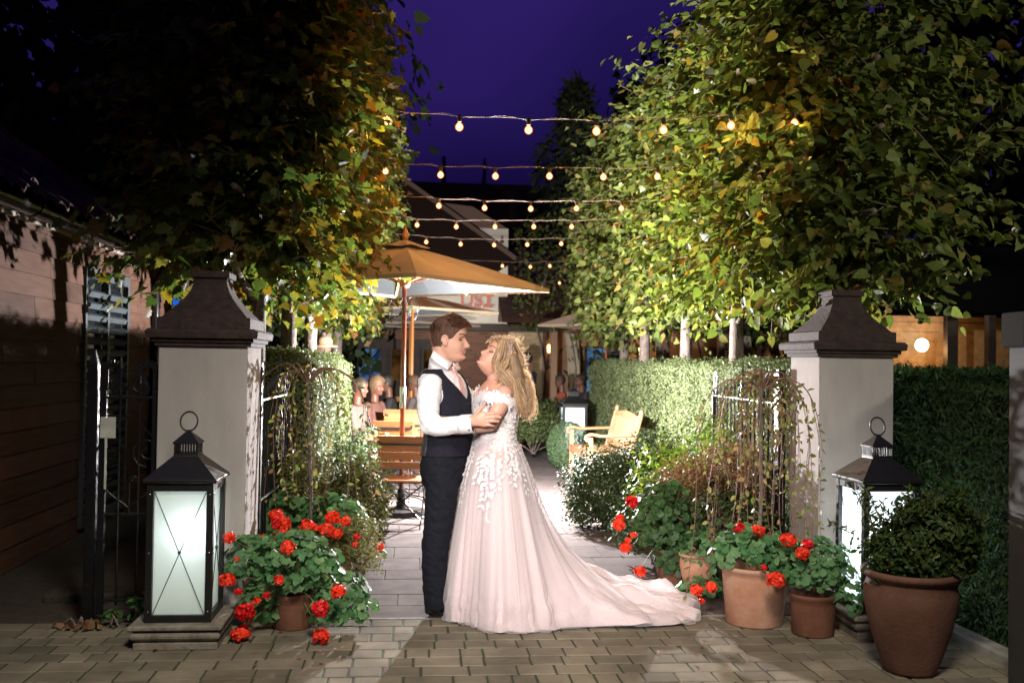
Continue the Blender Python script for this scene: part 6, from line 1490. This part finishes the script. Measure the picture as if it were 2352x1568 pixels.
# ---------------------------------------------------------------- guests
def guest(name_label, loc, rz, top_col, leg_col, hair_col, sit=False, hat=None, s=1.0, long_hair=False, arm=None, group=None, skin=(.52, .27, .18), skirtlike=False):
    ln = 'g%d' % len([o for o in COL.objects if o.get('category') == 'person'])
    b = MB(); H_ = Head(False, 1.0); hz = (1.17 if sit else 1.62)*s
    T = Matrix.Translation((0.03, 0, hz)) @ Euler((0, R(6), 0)).to_matrix().to_4x4(); H_.mesh(b, T, 30, 36)
    sh_z = hz-.27; hip = .50 if sit else .93
    b.tube([(0, 0, hz-.06), (-.01, 0, sh_z+.05)], [.052, .06], 14)
    b.tube([(-.01, 0, sh_z+.03), (-.01, 0, sh_z-.10), (0, 0, (sh_z+hip)/2), (0, 0, hip)], [(.11, .08), (.18, .115), (.155, .12), (.17, .135)], 20)
    hands = []
    for sy in (-1, 1):
        S_ = Vector((-.01, sy*.19, sh_z)); E_ = Vector((.05, sy*.25, sh_z-.27)); Wp = Vector((.27, sy*.12, sh_z-.24)) if (sit or arm == 'up') else Vector((.10, sy*.24, sh_z-.52))
        b.cone(S_, .05, E_, .042); b.cone(E_, .042, Wp, .028); d = (Wp-E_).normalized(); b.ell(Wp+d*.04, (.035, .02, .03)); 
        for f in range(4): b.tube([Wp+d*.05+Vector((0, (f-1.5)*.014, 0)), Wp+d*.12+Vector((0, (f-1.5)*.016, -.015))], .008, 7)
        b.tube([Wp+d*.02+Vector((0, -sy*.02, .01)), Wp+d*.07+Vector((0, -sy*.035, .025))], .009, 7); hands.append((S_, E_, Wp))
        if sit: K_ = Vector((.46, sy*.11, .50)); A_ = Vector((.46, sy*.11, .07))
        else: K_ = Vector((.02, sy*.10, .50)); A_ = Vector((0, sy*.10, .07))
        Hp = Vector((0, sy*.10, hip)); b.cone(Hp, .085, K_, .06); b.cone(K_, .058, A_, .038); b.cone(A_-Vector((.02, 0, .03)), .035, A_+Vector((.15, 0, -.04)), .028)
    p = b.remesh('person', bpy.data.materials.get('skin_guest') or skinmat('skin_guest', (.16, .07, .042)), None, .010, 2, .4); p.location = loc; p.rotation_euler = (0, 0, rz); tag(p, name_label, 'person', group)
    tm = mat('guest_top', top_col, .8, var=.15, vscale=12); c = MB()
    c.tube([(-.01, 0, sh_z+.045), (-.01, 0, sh_z-.10), (0, 0, (sh_z+hip)/2), (0, 0, hip-.02)], [(.12, .085), (.195, .135), (.175, .145), (.18, .15)], 22)
    for S_, E_, Wp in hands: c.cone(S_, .066, E_, .055); c.cone(E_, .052, E_*.4+Wp*.6, .042)
    c.remesh('top', tm, p, .014, 3)
    c = MB(); lm = mat('guest_bottom', leg_col, .85)
    for sy in (-1, 1):
        if sit: c.cone((0, sy*.10, .50), .105, (.46, sy*.11, .50), .075); c.cone((.46, sy*.11, .49), .075, (.46, sy*.11, .14), .055)
        else: c.cone((0, sy*.10, .90), .115, (.02, sy*.10, .50), .08); c.cone((.02, sy*.10, .5), .08, (0, sy*.10, .13), .06)
    c.remesh('trousers', lm, p, .014, 3)
    hm = mat('guest_hair', hair_col, .6, var=.4, vscale=30, bump=.5, bscale=80); c = MB(); rr_ = []
    for i in range(14):
        f = i/13; rr_.append([T @ H_.pt(min(.1188, (hlb(a) if long_hair else hairline(a))*(1-f)+.1185*f), a, .008+.014*f+(.015 if long_hair else 0)) for a in [-math.pi+2*math.pi*j/36 for j in range(36)]])
    c.rings(rr_); ho_ = c.build('hair', hm, p, smooth=True)
    if hat:
        MB().lathe([(.17, -.02), (.16, .0), (.105, .01), (.10, .06), (.085, .10), (.03, .12)], 24, (0.0, 0, hz+.075)).build('hat', mat('straw_hat', hat, .85, bump=.4, bscale=90), p, smooth=True)
    return p
def gp(px, D_): q_ = W(px, 850, D_); return (q_.x, q_.y, 0)
guest('grey haired man in cream shirt and dark trousers seated in a pale armchair at left', gp(823, 12.6), R(-10), (.13, .10, .08), (.01, .012, .02), (.03, .02, .015), sit=True)
guest('blonde woman in coral dress and cream cardigan sitting beside the man, hands raised', gp(862, 13.5), R(-20), (.13, .055, .04), (.10, .015, .015), (.15, .09, .045), sit=True, long_hair=True)
guest('dark haired seated guest leaning forward behind the blonde woman', gp(893, 15.2), R(190), (.02, .02, .02), (.02, .02, .02), (.02, .015, .01), sit=True, arm='up')
guest('man in dark navy suit standing behind the bride\'s hair at right', gp(1212, 17.5), R(150), (.012, .014, .03), (.012, .012, .02), (.02, .012, .01), s=.97)
guest('person in pink top and straw hat standing behind the left hedge', gp(744, 12.5), R(180), (.55, .20, .16), (.05, .04, .05), (.10, .05, .03), hat=(.42, .26, .15), s=1.0)
guest('seated guest in red top at a table in front of the garden wing', gp(1290, 19), R(180), (.40, .08, .04), (.02, .02, .02), (.03, .02, .01), sit=True)
guest('seated guest in dark clothes beside the one in red, at the garden wing', gp(1335, 19.5), R(200), (.03, .025, .03), (.02, .02, .02), (.04, .02, .01), sit=True)
guest('seated guest in grey, partly hidden behind the groom\'s back', gp(955, 15.5), R(170), (.10, .08, .075), (.02, .02, .02), (.12, .06, .03), sit=True)
# pale armchair under the seated man
q_ = gp(823, 12.6); ac = thing('armchair', 'pale wooden armchair holding the seated man in cream shirt', 'chair', q_, R(-10)); am = mat('pale_wood', (.15, .11, .075), .6)
for sy in (-1, 1):
    MB().bar((-.22, sy*.27, 0), (-.26, sy*.27, .95), .045, .045).build('leg', am, ac, bevel=.004)
    MB().bar((.25, sy*.27, 0), (.25, sy*.27, .64), .045, .045).build('leg', am, ac, bevel=.004)
    MB().box((0, sy*.27, .655), (.58, .06, .03)).build('arm', am, ac, bevel=.006)
mb = MB()
for i in range(5): mb.box((-.2+i*.1, 0, .40), (.085, .5, .02))
mb.box((0, -.25, .36), (.5, .03, .06)); mb.build('seat', am, ac)
mb = MB()
for i in range(4): mb.box((-.25-.01*i, 0, .5+i*.12), (.02, .5, .07))
mb.build('backrest', am, ac)
